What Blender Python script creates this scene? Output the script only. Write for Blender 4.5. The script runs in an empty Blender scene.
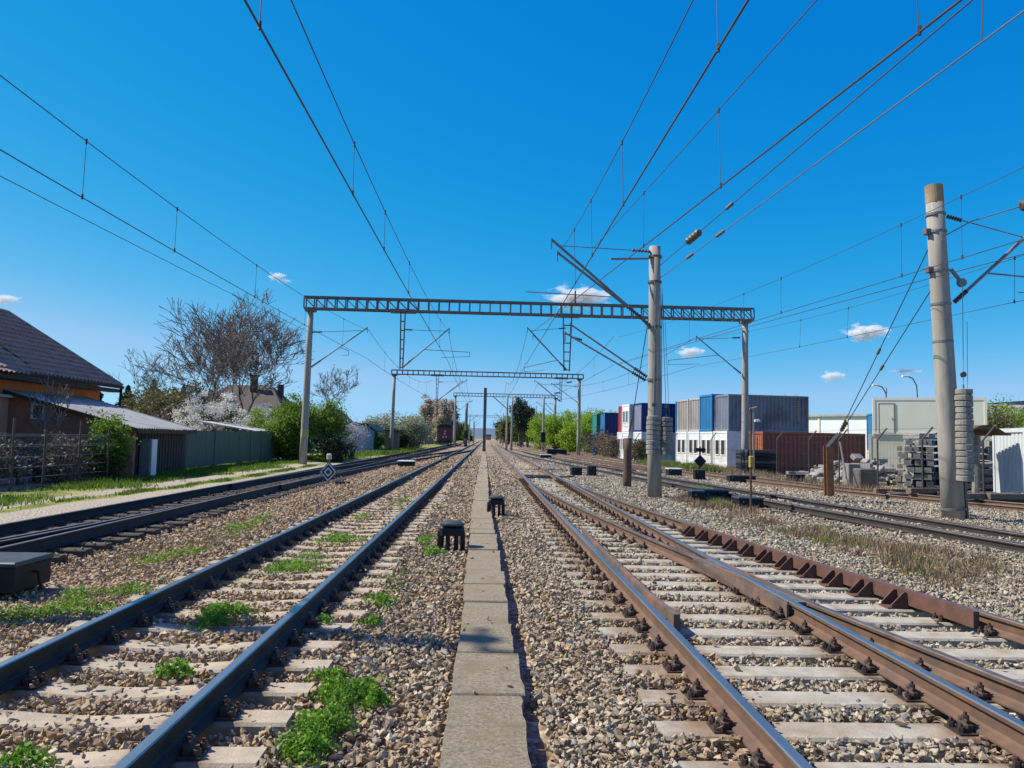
import bpy, math, random
import numpy as np
from mathutils import Vector, Matrix
random.seed(7); rng = np.random.default_rng(7)
scene = bpy.context.scene
col = scene.collection
PI = math.pi

# ------------------------------------------------------------------ camera
PITCH, YAW, ROLL, CAMZ, FPX = 0.0707, 0.0322, 0.0218, 1.73, 770.0
def cam_axes():
    cy, sy, cp, sp = math.cos(YAW), math.sin(YAW), math.cos(PITCH), math.sin(PITCH)
    f = Vector((sy*cp, cy*cp, sp)); r = Vector((cy, -sy, 0)); u = r.cross(f)
    c, s = math.cos(ROLL), math.sin(ROLL)
    return c*r+s*u, -s*r+c*u, f
CR, CU, CF = cam_axes()
cam = bpy.data.cameras.new('camera'); camo = bpy.data.objects.new('camera', cam); col.objects.link(camo)
camo.matrix_world = Matrix(((CR.x, CU.x, -CF.x, 0), (CR.y, CU.y, -CF.y, 0), (CR.z, CU.z, -CF.z, CAMZ), (0, 0, 0, 1)))
cam.sensor_width = 36; cam.sensor_fit = 'HORIZONTAL'; cam.lens = FPX/1024*36
cam.clip_start = .05; cam.clip_end = 12000
scene.camera = camo
def gp(px, py, z=0.0):
    """point of the ground level z that was measured at this spot of the photograph"""
    d = (px-512)/FPX*CR + (384-py)/FPX*CU + CF
    t = (z-CAMZ)/d.z
    return Vector((d.x*t, d.y*t, z))

# ------------------------------------------------------------------ materials
def nd(nt, t, **kw):
    n = nt.nodes.new(t)
    for k, v in kw.items():
        if k == 'ins':
            for a, b in v.items(): n.inputs[a].default_value = b
        else: setattr(n, k, v)
    return n
def mat(name, c1, c2=None, scale=4.0, rough=.8, metal=0.0, bump=0.0, bscale=None, c3=None, s3=.7, detail=6, spec=None, stretch=None, lo=.35, hi=.65, trans=0.0):
    m = bpy.data.materials.new(name); m.use_nodes = True; nt = m.node_tree; L = nt.links
    b = nt.nodes['Principled BSDF']; out = nt.nodes['Material Output']
    b.inputs['Roughness'].default_value = rough; b.inputs['Metallic'].default_value = metal
    if spec is not None: b.inputs['Specular IOR Level'].default_value = spec
    tc = nd(nt, 'ShaderNodeTexCoord'); src = tc.outputs['Object']
    if stretch:
        mp = nd(nt, 'ShaderNodeMapping'); mp.inputs['Scale'].default_value = stretch
        L.new(src, mp.inputs['Vector']); src = mp.outputs['Vector']
    c2 = c2 or tuple(x*.75 for x in c1)
    def noise(s, det=detail):
        n = nd(nt, 'ShaderNodeTexNoise', ins={'Scale': s, 'Detail': det, 'Roughness': .6}); L.new(src, n.inputs['Vector']); return n
    n1 = noise(scale)
    mr = nd(nt, 'ShaderNodeMapRange', ins={'From Min': lo, 'From Max': hi}); L.new(n1.outputs['Fac'], mr.inputs['Value'])
    mx = nd(nt, 'ShaderNodeMix', data_type='RGBA'); mx.inputs['A'].default_value = (*c1, 1); mx.inputs['B'].default_value = (*c2, 1)
    L.new(mr.outputs['Result'], mx.inputs['Factor']); o = mx.outputs['Result']
    if c3:
        n3 = noise(s3, 4); r3 = nd(nt, 'ShaderNodeMapRange', ins={'From Min': .5, 'From Max': .68}); L.new(n3.outputs['Fac'], r3.inputs['Value'])
        m3 = nd(nt, 'ShaderNodeMix', data_type='RGBA'); m3.inputs['B'].default_value = (*c3, 1)
        L.new(r3.outputs['Result'], m3.inputs['Factor']); L.new(o, m3.inputs['A']); o = m3.outputs['Result']
    L.new(o, b.inputs['Base Color'])
    if bump:
        nb = noise(bscale or scale*6, 5); bp = nd(nt, 'ShaderNodeBump', ins={'Strength': bump, 'Distance': .02})
        L.new(nb.outputs['Fac'], bp.inputs['Height']); L.new(bp.outputs['Normal'], b.inputs['Normal'])
    if trans:
        t = nd(nt, 'ShaderNodeBsdfTranslucent'); L.new(o, t.inputs['Color'])
        ms = nd(nt, 'ShaderNodeMixShader', ins={'Fac': trans}); L.new(b.outputs[0], ms.inputs[1]); L.new(t.outputs[0], ms.inputs[2]); L.new(ms.outputs[0], out.inputs['Surface'])
    return m
def leafmat(name, ca, cb, trans=.3, cc=None):
    """foliage: every leaf carries its own random value"""
    m = bpy.data.materials.new(name); m.use_nodes = True; nt = m.node_tree; L = nt.links
    b = nt.nodes['Principled BSDF']; b.inputs['Roughness'].default_value = .6; b.inputs['Specular IOR Level'].default_value = .25
    at = nd(nt, 'ShaderNodeAttribute', attribute_name='rnd')
    rp = nd(nt, 'ShaderNodeValToRGB'); L.new(at.outputs['Fac'], rp.inputs['Fac'])
    e = rp.color_ramp.elements; e[0].color = (*ca, 1); e[1].color = (*cb, 1)
    if cc: x = e.new(.93); x.color = (*cb, 1); e[-1].color = (*cc, 1)
    L.new(rp.outputs['Color'], b.inputs['Base Color'])
    t = nd(nt, 'ShaderNodeBsdfTranslucent'); L.new(rp.outputs['Color'], t.inputs['Color'])
    ms = nd(nt, 'ShaderNodeMixShader', ins={'Fac': trans}); L.new(b.outputs[0], ms.inputs[1]); L.new(t.outputs[0], ms.inputs[2])
    L.new(ms.outputs[0], nt.nodes['Material Output'].inputs['Surface'])
    return m
M = {}
M['sleeper_new'] = mat('pale turnout sleeper concrete', (.43,.395,.315), (.32,.29,.23), 7, .85, bump=.35, bscale=60, c3=(.29,.225,.15), s3=2.6)
M['sleeper_old'] = mat('old sleeper concrete', (.47,.395,.285), (.35,.29,.21), 7, .9, bump=.4, bscale=50, c3=(.30,.25,.19), s3=2)
M['slab'] = mat('trough cover concrete', (.46,.385,.265), (.18,.145,.095), 42, .95, bump=1.0, bscale=150, c3=(.27,.215,.12), s3=3.1, detail=12, lo=.3, hi=.7)
M['pole'] = mat('spun concrete pole', (.37,.345,.305), (.27,.25,.22), 3, .9, bump=.2, bscale=30, c3=(.30,.27,.22), s3=1.2, stretch=(3,3,.5))
M['pole_top'] = mat('rust stained concrete', (.30,.17,.06), (.33,.28,.2), 3, .9)
M['lichen'] = mat('yellow paint patch', (.5,.36,.06), (.40,.36,.24), 6, .9)
M['rail'] = mat('rusty rail side', (.165,.092,.055), (.105,.06,.04), 5, .75, bump=.15, bscale=40, c3=(.10,.068,.05), s3=3)
M['rail_dark'] = mat('grimy and shaded rail side', (.035,.026,.023), (.02,.016,.015), 6, .7, bump=.2)  # near-black tone also holds the shade on the left main rails
M['rail_top'] = mat('worn rail head', (.45,.44,.43), (.30,.28,.26), 3, .36, metal=.9, stretch=(1,.1,1))
M['rail_topold'] = mat('seldom used rail head', (.20,.175,.155), (.12,.095,.08), 3, .5, metal=.5)
M['checkred'] = mat('red brown check rail', (.135,.06,.042), (.085,.042,.03), 6, .75, bump=.2)
M['frog'] = mat('frog steel', (.16,.115,.085), (.10,.072,.056), 6, .65, c3=(.26,.12,.08), s3=2.5)
M['fast'] = mat('rusty fastening', (.10,.065,.05), (.05,.036,.03), 20, .7, metal=.3)
M['black'] = mat('black painted iron', (.014,.015,.018), (.008,.009,.011), 8, .55, spec=.3)
M['blacklid'] = mat('grey worn lid', (.055,.06,.065), (.03,.033,.036), 5, .5)
M['steel'] = mat('painted steel lattice', (.16,.155,.15), (.10,.10,.10), 3, .6, metal=.2, c3=(.18,.12,.08), s3=1)
M['galv'] = mat('galvanised tube', (.23,.235,.24), (.17,.175,.18), 5, .5, metal=.5)
M['wire'] = mat('copper wire dark', (.055,.05,.06), (.04,.035,.04), 1, .6)
M['wiregrey'] = mat('aluminium wire', (.13,.13,.14), (.10,.10,.11), 1, .6)
M['insul'] = mat('brown glazed insulator', (.085,.06,.05), (.055,.04,.035), 3, .3, spec=.7)
M['insulgrey'] = mat('grey insulator', (.11,.10,.085), (.07,.06,.055), 8, .5)
M['weight'] = mat('cast concrete weight', (.30,.285,.255), (.20,.19,.17), 6, .9, bump=.3, c3=(.2,.19,.17), s3=3)
M['beam_rust'] = mat('orange rusty beam', (.30,.135,.055), (.19,.09,.045), 5, .85, bump=.2)
M['post_rust'] = mat('brown rusty post', (.13,.075,.05), (.08,.05,.04), 5, .85)
M['tile'] = mat('brown roof tile', (.34,.25,.205), (.26,.19,.16), 2, .6, spec=.25)
M['tile_old'] = mat('weathered brown tiles', (.10,.076,.062), (.062,.05,.043), 5, .85, bump=.4)
M['orange'] = mat('orange facade', (.60,.175,.06), (.50,.145,.05), 2, .9)
M['brickwall'] = mat('red brown rendered wall', (.48,.20,.13), (.33,.135,.09), 4, .95, bump=.3)
M['pink'] = mat('salmon plaster', (.76,.37,.26), (.66,.32,.225), 2, .95)
M['darkwood'] = mat('dark weathered planks', (.085,.06,.046), (.05,.036,.029), 3, .9, stretch=(4,4,.6))
M['sheet'] = mat('grey metal roofing', (.47,.46,.41), (.38,.37,.33), 1.5, .5, metal=.15, c3=(.30,.26,.22), s3=.6)
M['sheetwhite'] = mat('pale fibre cement', (.55,.53,.50), (.42,.40,.37), 2, .9)
M['green'] = mat('faded green planks', (.135,.175,.115), (.075,.105,.07), 5, .85, stretch=(5,5,.5))
M['whitep'] = mat('white paint', (.75,.75,.73), (.66,.66,.65), 2, .55)
M['offwhite'] = mat('office container white', (.72,.73,.73), (.62,.63,.64), 1, .5, c3=(.55,.53,.50), s3=.8)
M['cream'] = mat('cream paint', (.68,.62,.48), (.60,.54,.42), 1, .55)
M['greygreen'] = mat('pale grey green panel', (.86,.80,.66), (.80,.74,.61), .8, .55)
M['glass'] = mat('dark window glass', (.07,.055,.05), (.04,.035,.035), 1, .08, spec=.8)
M['blue'] = mat('bright blue container', (.022,.19,.42), (.018,.16,.35), 1, .5)
M['navy'] = mat('shaded blue container', (.014,.03,.15), (.012,.025,.12), 1, .5)  # blue of the long sides with their shade put into the colour
M['bluegrey'] = mat('slate blue container', (.20,.215,.265), (.17,.185,.225), 1, .55, c3=(.10,.10,.13), s3=.6)
M['slateend'] = mat('light slate paint', (.25,.28,.36), (.20,.225,.29), 1, .55)
M['grey'] = mat('pinkish grey container', (.46,.42,.40), (.36,.33,.31), .9, .6)
M['red'] = mat('oxide red container', (.34,.085,.05), (.27,.07,.043), 1, .6, c3=(.24,.09,.05), s3=.7)
M['redend'] = mat('orange red container end', (.36,.12,.05), (.30,.095,.045), 1, .6)
M['crimson'] = mat('crimson container', (.36,.05,.07), (.30,.04,.06), 1, .6)
M['teal'] = mat('green container', (.03,.26,.20), (.025,.2,.16), 1, .6)
M['skyblue'] = mat('pale blue sheet', (.58,.62,.63), (.50,.54,.56), 1.5, .6, c3=(.45,.5,.55), s3=.8)
M['shedblue'] = mat('faded blue shed', (.22,.30,.40), (.17,.24,.33), 2, .8)
M['wagon'] = mat('maroon wagon', (.13,.035,.055), (.085,.025,.04), 1, .7)
M['bark'] = mat('grey bark', (.13,.105,.085), (.08,.065,.055), 6, .95)
M['barkbare'] = mat('bare branch bark', (.15,.12,.105), (.10,.082,.072), 3, .95)
M['barkfar'] = mat('pale bare twigs', (.27,.22,.17), (.20,.165,.13), 1, .95)
M['asph'] = mat('grey dirt', (.2,.19,.17), (.14,.13,.12), 1, .95)
M['yellow'] = mat('yellow signal box', (.52,.36,.05), (.4,.28,.05), 4, .6)
M['hill'] = mat('hazy wooded hill', (.10,.145,.19), (.075,.115,.155), .012, 1)  # blue of distance haze put into the hill colour
M['plank'] = mat('old timber', (.20,.15,.11), (.12,.09,.07), 5, .9, stretch=(1,6,6))
M['oilwood'] = mat('oil soaked sleeper', (.075,.058,.045), (.04,.032,.026), 6, .85)
M['post_dark'] = mat('dark fence steel', (.06,.055,.05), (.04,.036,.034), 6, .7)
M['markc'] = mat('faded stencil paint', (.36,.33,.22), (.28,.26,.18), 6, .8)
M['rubble'] = mat('grey rubble', (.33,.31,.28), (.18,.17,.15), 2, .95, bump=.5)
M['whitewall'] = mat('white hall wall', (.78,.79,.80), (.74,.75,.76), .3, .7)
M['cloud'] = None
M['leaf_lime'] = leafmat('spring green leaves', (.18,.30,.03), (.36,.50,.06), .5)
M['leaf_mid'] = leafmat('mid green leaves', (.09,.17,.02), (.22,.34,.05), .5)
M['leaf_dark'] = leafmat('dark evergreen leaves', (.014,.03,.012), (.045,.07,.022), .15)
M['leaf_olive'] = leafmat('olive budding leaves', (.10,.10,.04), (.20,.19,.08), .3)
M['leaf_pine'] = leafmat('pine needles', (.022,.042,.022), (.055,.085,.04), .15)
M['blossom'] = leafmat('white blossom', (.62,.60,.54), (.85,.83,.78), .3)
M['blossom_mix'] = leafmat('pale blossom and buds', (.16,.20,.08), (.55,.55,.42), .3)
M['grass'] = leafmat('verge grass blades', (.07,.15,.015), (.20,.30,.04), .35)
M['weed'] = leafmat('weed leaves', (.09,.22,.018), (.24,.42,.05), .4)
M['weed_dull'] = leafmat('sparse weed leaves', (.11,.16,.03), (.24,.28,.08), .35)
M['dry'] = leafmat('dry brown stems', (.20,.13,.08), (.36,.27,.17), .2)
M['twigpale'] = leafmat('pale twig sprays', (.36,.30,.235), (.55,.47,.38), .45)
M['twig'] = leafmat('dry twig clutter', (.11,.085,.06), (.24,.19,.13), .1)

def stain(key, xs, w, c, k=.8):
    """brown brake and rust dust on either side of the rails, ragged at its edge"""
    m = M[key]; nt = m.node_tree; L = nt.links; b = nt.nodes['Principled BSDF']; src = b.inputs['Base Color'].links[0].from_socket
    tc = nd(nt, 'ShaderNodeTexCoord'); sx = nd(nt, 'ShaderNodeSeparateXYZ'); L.new(tc.outputs['Object'], sx.inputs[0]); d = None
    for x0 in xs:
        a = nd(nt, 'ShaderNodeMath', operation='SUBTRACT', ins={1: x0}); L.new(sx.outputs[0], a.inputs[0]); q = nd(nt, 'ShaderNodeMath', operation='ABSOLUTE'); L.new(a.outputs[0], q.inputs[0])
        if d is None: d = q.outputs[0]
        else: mn = nd(nt, 'ShaderNodeMath', operation='MINIMUM'); L.new(d, mn.inputs[0]); L.new(q.outputs[0], mn.inputs[1]); d = mn.outputs[0]
    n = nd(nt, 'ShaderNodeTexNoise', ins={'Scale': 5.0, 'Detail': 6.0}); L.new(tc.outputs['Object'], n.inputs['Vector'])
    ad = nd(nt, 'ShaderNodeMath', operation='MULTIPLY_ADD', ins={1: .45, 2: -.22}); L.new(n.outputs['Fac'], ad.inputs[0]); s = nd(nt, 'ShaderNodeMath', operation='ADD'); L.new(d, s.inputs[0]); L.new(ad.outputs[0], s.inputs[1])
    r = nd(nt, 'ShaderNodeMapRange', ins={'From Min': w*.35, 'From Max': w, 'To Min': k, 'To Max': 0.0}); L.new(s.outputs[0], r.inputs['Value'])
    mx = nd(nt, 'ShaderNodeMix', data_type='RGBA', blend_type='MULTIPLY'); mx.inputs['B'].default_value = (*c, 1); L.new(r.outputs[0], mx.inputs['Factor']); L.new(src, mx.inputs['A']); L.new(mx.outputs['Result'], b.inputs['Base Color'])
stain('sleeper_new', (-.86, .75), .46, (.58,.41,.28)); stain('sleeper_old', (-.7535, .7535), .30, (.55,.43,.33))
# ------------------------------------------------------------------ mesh building
ORG = {}
class MB:
    def __init__(s, T=None): s.v, s.f, s.m, s.T = [], [], [], T
    def add(s, vs, fs, mi=0):
        n = len(s.v)
        if s.T is not None: vs = [s.T @ Vector(v) for v in vs]
        s.v += [tuple(v) for v in vs]; s.f += [tuple(i+n for i in f) for f in fs]
        s.m += (mi if isinstance(mi, list) else [mi]*len(fs)); return s
    def box(s, x0, x1, y0, y1, z0, z1, mi=0):
        return s.add([(x0,y0,z0),(x1,y0,z0),(x1,y1,z0),(x0,y1,z0),(x0,y0,z1),(x1,y0,z1),(x1,y1,z1),(x0,y1,z1)],
                     [(3,2,1,0),(4,5,6,7),(0,1,5,4),(1,2,6,5),(2,3,7,6),(3,0,4,7)], mi)
    def bbox(s, x0, x1, y0, y1, z0, z1, b=.01, mi=0):
        """box with its top edges and uprights chamfered"""
        def ring(i, z): return [(x0+i,y0,z),(x1-i,y0,z),(x1,y0+i,z),(x1,y1-i,z),(x1-i,y1,z),(x0+i,y1,z),(x0,y1-i,z),(x0,y0+i,z)]
        r = ring(b, z0)+ring(b, z1-b)+[(min(max(p[0],x0+b),x1-b), min(max(p[1],y0+b),y1-b), z1) for p in ring(b, z1)]
        f = [tuple(reversed(range(8))), tuple(range(16,24))]
        for k in (0, 8): f += [(k+i, k+(i+1)%8, k+8+(i+1)%8, k+8+i) for i in range(8)]
        return s.add(r, f, mi)
    def tube(s, pts, r, n=8, mi=0, cap=True):
        pts = [Vector(p) for p in pts]; k = len(pts); rr = r if isinstance(r, (list, tuple)) else [r]*k
        vs, fs = [], []; up = None
        for i, p in enumerate(pts):
            d = (pts[min(i+1,k-1)]-pts[max(i-1,0)]).normalized()
            if up is None:
                up = Vector((0,0,1)) if abs(d.z) < .9 else Vector((1,0,0))
            a = d.cross(up).normalized(); b = a.cross(d).normalized(); up = b
            for j in range(n):
                t = 2*PI*j/n; vs.append(p+(a*math.cos(t)+b*math.sin(t))*rr[i])
        for i in range(k-1):
            fs += [(i*n+j, i*n+(j+1)%n, (i+1)*n+(j+1)%n, (i+1)*n+j) for j in range(n)]
        if cap: fs += [tuple(reversed(range(n))), tuple(range((k-1)*n, k*n))]
        return s.add(vs, fs, mi)
    def bar(s, p0, p1, w, h=None, mi=0):
        """square bar between two points"""
        p0, p1 = Vector(p0), Vector(p1); h = h or w; d = (p1-p0).normalized()
        up = Vector((0,0,1)) if abs(d.z) < .95 else Vector((0,1,0))
        a = d.cross(up).normalized()*w/2; b = a.cross(d).normalized()*h/2
        vs = [p+x*a+y*b for p in (p0,p1) for x, y in ((-1,-1),(1,-1),(1,1),(-1,1))]
        return s.add(vs, [(3,2,1,0),(4,5,6,7),(0,1,5,4),(1,2,6,5),(2,3,7,6),(3,0,4,7)], mi)
    def ribbed(s, p0, p1, r, k=6, r0=.45, n=10, mi=0):
        p0, p1 = Vector(p0), Vector(p1); pts, rr = [], []
        for i in range(k):
            for t, q in ((.02,r0),(.28,1),(.55,1),(.8,r0)):
                pts.append(p0.lerp(p1, (i+t)/k)); rr.append(r*q)
        return s.tube(pts, rr, n, mi)
    def prism(s, poly, p0, axis, mi=0):
        """polygon (list of 3-D points) extruded by the vector axis"""
        n = len(poly); a = Vector(axis); vs = [Vector(p) for p in poly]; vs = vs+[v+a for v in vs]
        return s.add(vs, [tuple(reversed(range(n))), tuple(range(n,2*n))]+[(i,(i+1)%n,n+(i+1)%n,n+i) for i in range(n)], mi)
    def sweep(s, prof, pts, topf=(), mi=0, mt=1):
        """profile (x,z) swept along a plan line"""
        pts = [Vector(p) for p in pts]; k, n = len(pts), len(prof); vs, fs, ms = [], [], []
        for i, p in enumerate(pts):
            d = pts[min(i+1,k-1)]-pts[max(i-1,0)]; d.z = 0; d.normalize(); a = Vector((d.y,-d.x,0))
            vs += [p+a*x+Vector((0,0,z)) for x, z in prof]
        for i in range(k-1):
            for j in range(n):
                fs.append((i*n+j, i*n+(j+1)%n, (i+1)*n+(j+1)%n, (i+1)*n+j)); ms.append(mt if j in topf else mi)
        fs += [tuple(range(n)), tuple(reversed(range((k-1)*n,k*n)))]; ms += [mi, mi]
        return s.add(vs, fs, ms)
    def build(s, name, mats, parent=None, smooth=False, origin=None):
        me = bpy.data.meshes.new(name)
        vv = np.array(s.v, dtype=float)
        if parent is not None: o0 = ORG[parent.name]
        elif origin is not None: o0 = Vector(origin)
        else: o0 = Vector(((vv[:,0].min()+vv[:,0].max())/2, (vv[:,1].min()+vv[:,1].max())/2, vv[:,2].min()))
        vv = vv-np.array(o0)
        me.from_pydata(vv.tolist(), [], s.f)
        for m in (mats if isinstance(mats, (list, tuple)) else [mats]): me.materials.append(M[m] if isinstance(m, str) else m)
        me.polygons.foreach_set('material_index', s.m)
        if smooth: me.polygons.foreach_set('use_smooth', [True]*len(s.f))
        me.update()
        o = bpy.data.objects.new(name, me); col.objects.link(o)
        if parent is not None: o.parent = parent
        else: o.location = o0
        ORG[o.name] = o0
        return o
def empty(name, loc, label=None, cat=None, group=None):
    o = bpy.data.objects.new(name, None); col.objects.link(o); o.location = loc; o.empty_display_size = .2; ORG[o.name] = Vector(loc)
    if label: tag(o, label, cat, group)
    return o
def tag(o, label=None, cat=None, group=None, kind=None):
    if label: o['label'] = label
    if cat: o['category'] = cat
    if group: o['group'] = group
    if kind: o['kind'] = kind
    return o
def kids(o): return [c for c in KID.get(o.name, [])]
def copy_tree(o, loc=None, rz=None, label=None, group=None, parent=None):
    c = o.copy(); col.objects.link(c)
    if parent is not None: c.parent = parent
    if loc is not None: c.location = loc
    if rz is not None: c.rotation_euler = (0,0,rz)
    if label: c['label'] = label
    if group: c['group'] = group
    for ch in list(o.children): copy_tree(ch, parent=c)
    return c
def np_mesh(name, V, F4, rnd, m, parent=None, origin=None):
    """quad soup straight from arrays; rnd is one value per quad"""
    o0 = ORG[parent.name] if parent is not None else Vector(origin if origin is not None else (0,0,0))
    V = V-np.array(o0); me = bpy.data.meshes.new(name); n, q = len(V), len(F4); w = F4.shape[1]
    me.vertices.add(n); me.vertices.foreach_set('co', V.astype(np.float32).ravel())
    me.loops.add(q*w); me.loops.foreach_set('vertex_index', F4.astype(np.int32).ravel())
    me.polygons.add(q); me.polygons.foreach_set('loop_start', np.arange(0,q*w,w,dtype=np.int32))
    me.update(calc_edges=True)
    a = me.attributes.new('rnd', 'FLOAT', 'FACE'); a.data.foreach_set('value', rnd.astype(np.float32))
    me.materials.append(M[m]); o = bpy.data.objects.new(name, me); col.objects.link(o)
    if parent is not None: o.parent = parent
    else: o.location = o0
    ORG[o.name] = o0
    return o
def leaf_quads(P, size, flat=.0):
    """one little kite per point, turned at random"""
    n = len(P); a = rng.normal(size=(n,3)); a /= np.linalg.norm(a,axis=1)[:,None]+1e-9
    b = rng.normal(size=(n,3)); b -= (b*a).sum(1)[:,None]*a; b /= np.linalg.norm(b,axis=1)[:,None]+1e-9
    s = (size*(.6+.8*rng.random(n)))[:,None]
    V = np.stack([P-a*s*.6, P+b*s*.32, P+a*s*.6, P-b*s*.32], 1).reshape(-1,3)
    return V, np.arange(4*n).reshape(n,4)
def crown_points(c, r, n, k, rc, hollow=.45, sq=1.0):
    """points in clumps that fill an uneven ellipsoid"""
    c, r = np.array(c), np.array(r)
    d = rng.normal(size=(k,3)); d /= np.linalg.norm(d,axis=1)[:,None]
    rad = hollow+(1-hollow)*rng.random(k)**.6
    cc = c+d*r*rad[:,None]*(.78+.3*rng.random((k,1)))
    w = rng.random(k)+.35; idx = rng.choice(k, n, p=w/w.sum())
    P = cc[idx]+rng.normal(size=(n,3))*rc*(.5+.8*rng.random((k,1)))[idx]*np.array([1,1,.75])
    P[:,2] = np.maximum(P[:,2], c[2]-r[2]*sq)
    rn = np.clip(rng.random(k)[idx]*.6+.4*rng.random(n), 0, 1)
    return P, rn
def branch_arrays(base, h, seed, spread=.55, levels=6, r0=.22, kids_=(2,4), up=.25, first=.28, shrink=.72, n=4, lean=(0,0,1), side=.6, rmin=.014):
    """bare limbs: a list of tapering tubes"""
    R = random.Random(seed); V, F = [], []
    def seg(p, q, a, b):
        d = (q-p).normalized(); x = d.cross(Vector((.3,.8,.5))).normalized(); y = x.cross(d); k = len(V)
        for c, r in ((p,max(a,rmin)),(q,max(b,rmin))):
            for j in range(n): t = 2*PI*j/n; V.append(c+(x*math.cos(t)+y*math.sin(t))*r)
        F.extend((k+j, k+(j+1)%n, k+n+(j+1)%n, k+n+j) for j in range(n))
    tips = []
    def grow(p, d, ln, r, lv):
        m = 3 if lv < 3 else 2
        for i in range(m):
            d2 = (d+Vector((R.gauss(0,.13),R.gauss(0,.13),R.gauss(0,.08)+up*.12))).normalized()
            q = p+d2*ln/m; r2 = r*(.86 if i < m-1 else .74)
            seg(p, q, r, r2); p, d, r = q, d2, r2
            if lv >= 1 and lv < levels and R.random() < side:
                e = (d+Vector((R.gauss(0,1),R.gauss(0,1),R.gauss(0,.6))).normalized()*.9).normalized()
                grow(p, e, ln*.62, r*.5, min(lv+2, levels))
        if lv >= levels: tips.append(p); return
        for i in range(R.randint(*kids_)):
            a = Vector((R.gauss(0,1),R.gauss(0,1),R.gauss(0,.5))).normalized()
            e = (d+a*spread*(1.0+.25*R.random())+Vector((0,0,up))).normalized()
            grow(p, e, ln*shrink*(.8+.35*R.random()), r*(.62+.15*R.random()), lv+1)
    grow(Vector(base), Vector(lean).normalized(), h*first, r0, 0)
    return np.array([tuple(v) for v in V]), np.array(F), tips
def bare_tree(name, base, h, seed, label, m='barkbare', group=None, **kw):
    V, F, tips = branch_arrays(base, h, seed, **kw)
    V, F, tips = branch_arrays(base, h*h/(V[:,2].max()-base[2]), seed, **kw)
    e = empty(name, base, label, 'tree', group)
    nn = kw.get('n', 4); nt = nn*3
    np_mesh('trunk', V[:2*nn*3], F[:nt], np.zeros(nt), m, e)
    np_mesh('crown', V, F[nt:], rng.random(len(F)-nt), m, e)
    return e
# ------------------------------------------------------------------ ground
def axis(dense, lo, hi, step, far):
    a = list(np.arange(lo, hi+1e-6, step)); s = step
    v = hi
    while v < far: s *= 1.22; v += s; a.append(v)
    v, s = lo, step
    while v > -far: s *= 1.22; v -= s; a.insert(0, v)
    return np.array(a)
def sm(a, b, x):
    t = np.clip((x-a)/(b-a), 0, 1); return t*t*(3-2*t)
def band(x, a, b, w=.4): return sm(a-w, a+w, x)*(1-sm(b-w, b+w, x))
def hgt(x, y):
    x, y = np.asarray(x, float), np.asarray(y, float)
    z = -.05-.075*band(x, -8.3, 8.6, .35)*(1-sm(27, 38, y))
    z = z+.05*band(x, 1.3, 3.5, .2)*(1-sm(27, 38, y))
    z = z+.10*np.exp(-((x+4.55)/.75)**2)*sm(13, 22, y)*(1-sm(34, 60, y))
    z = z-.10*np.exp(-((x+5.0)/.9)**2-((y-9.3)/2.6)**2)
    z = z+.02*np.sin(x*1.7+y*.6)*np.sin(y*.9-x*.4)
    return z
gx, gy = axis(0, -16, 20, .25, 5000), axis(0, 0, 60, .5, 6000)
X, Y = np.meshgrid(gx, gy); Z = hgt(X, Y)
nx, ny = len(gx), len(gy)
V = np.stack([X, Y, Z], -1).reshape(-1, 3)
ii = np.arange(nx*ny).reshape(ny, nx)
F = np.stack([ii[:-1,:-1], ii[:-1,1:], ii[1:,1:], ii[1:,:-1]], -1).reshape(-1, 4)
x, y = V[:,0], V[:,1]
def pathx(y): return -9.55-.75*np.exp(-((y-17)/9)**2)-.3*sm(30, 48, y)
grass = np.clip(band(x, -13.6, -11.2, .35)*(1-sm(58, 75, y)) + 1.0*band(x, -9.95+pathx(y)+9.55, -9.25+pathx(y)+9.55, .3)*(1-sm(70,90,y)) + (x < -13)*sm(40, 60, y) + .9*band(x, -16, -8.6, .4)*sm(50, 62, y) + sm(24, 30, x), 0, 1)
dirt = np.clip(band(x, -11.3, -8.5, .3)*(1-sm(48, 60, y)) + (x < -13.2)*1.0*(1-sm(38,45,y)), 0, 1)*(1-.6*grass)
grey = np.clip(band(x, 3.6+.0*y, 6.6, .7)*(1-sm(40, 70, y)) + .4*band(x, 6, 30, .5), 0, 1)
dry = np.clip(band(x, 5.8, 8.0, .7)*(1-sm(22, 30, y))*sm(6, 9, y)+.55*band(x, 13.5, 40, 1.0), 0, 1)
me = bpy.data.meshes.new('ground'); n, q = len(V), len(F)
me.vertices.add(n); me.vertices.foreach_set('co', V.astype(np.float32).ravel())
me.loops.add(q*4); me.loops.foreach_set('vertex_index', F.astype(np.int32).ravel())
me.polygons.add(q); me.polygons.foreach_set('loop_start', np.arange(0, q*4, 4, dtype=np.int32)); me.update(calc_edges=True)
a = me.attributes.new('zone', 'FLOAT_COLOR', 'POINT'); a.data.foreach_set('color', np.stack([grass, dirt, grey, dry], 1).astype(np.float32).ravel())
me.polygons.foreach_set('use_smooth', [True]*q)
g = bpy.data.objects.new('ground', me); col.objects.link(g); tag(g, 'stony railway yard ground running out to the horizon', 'ground', kind='structure'); ORG['ground'] = Vector()
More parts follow.
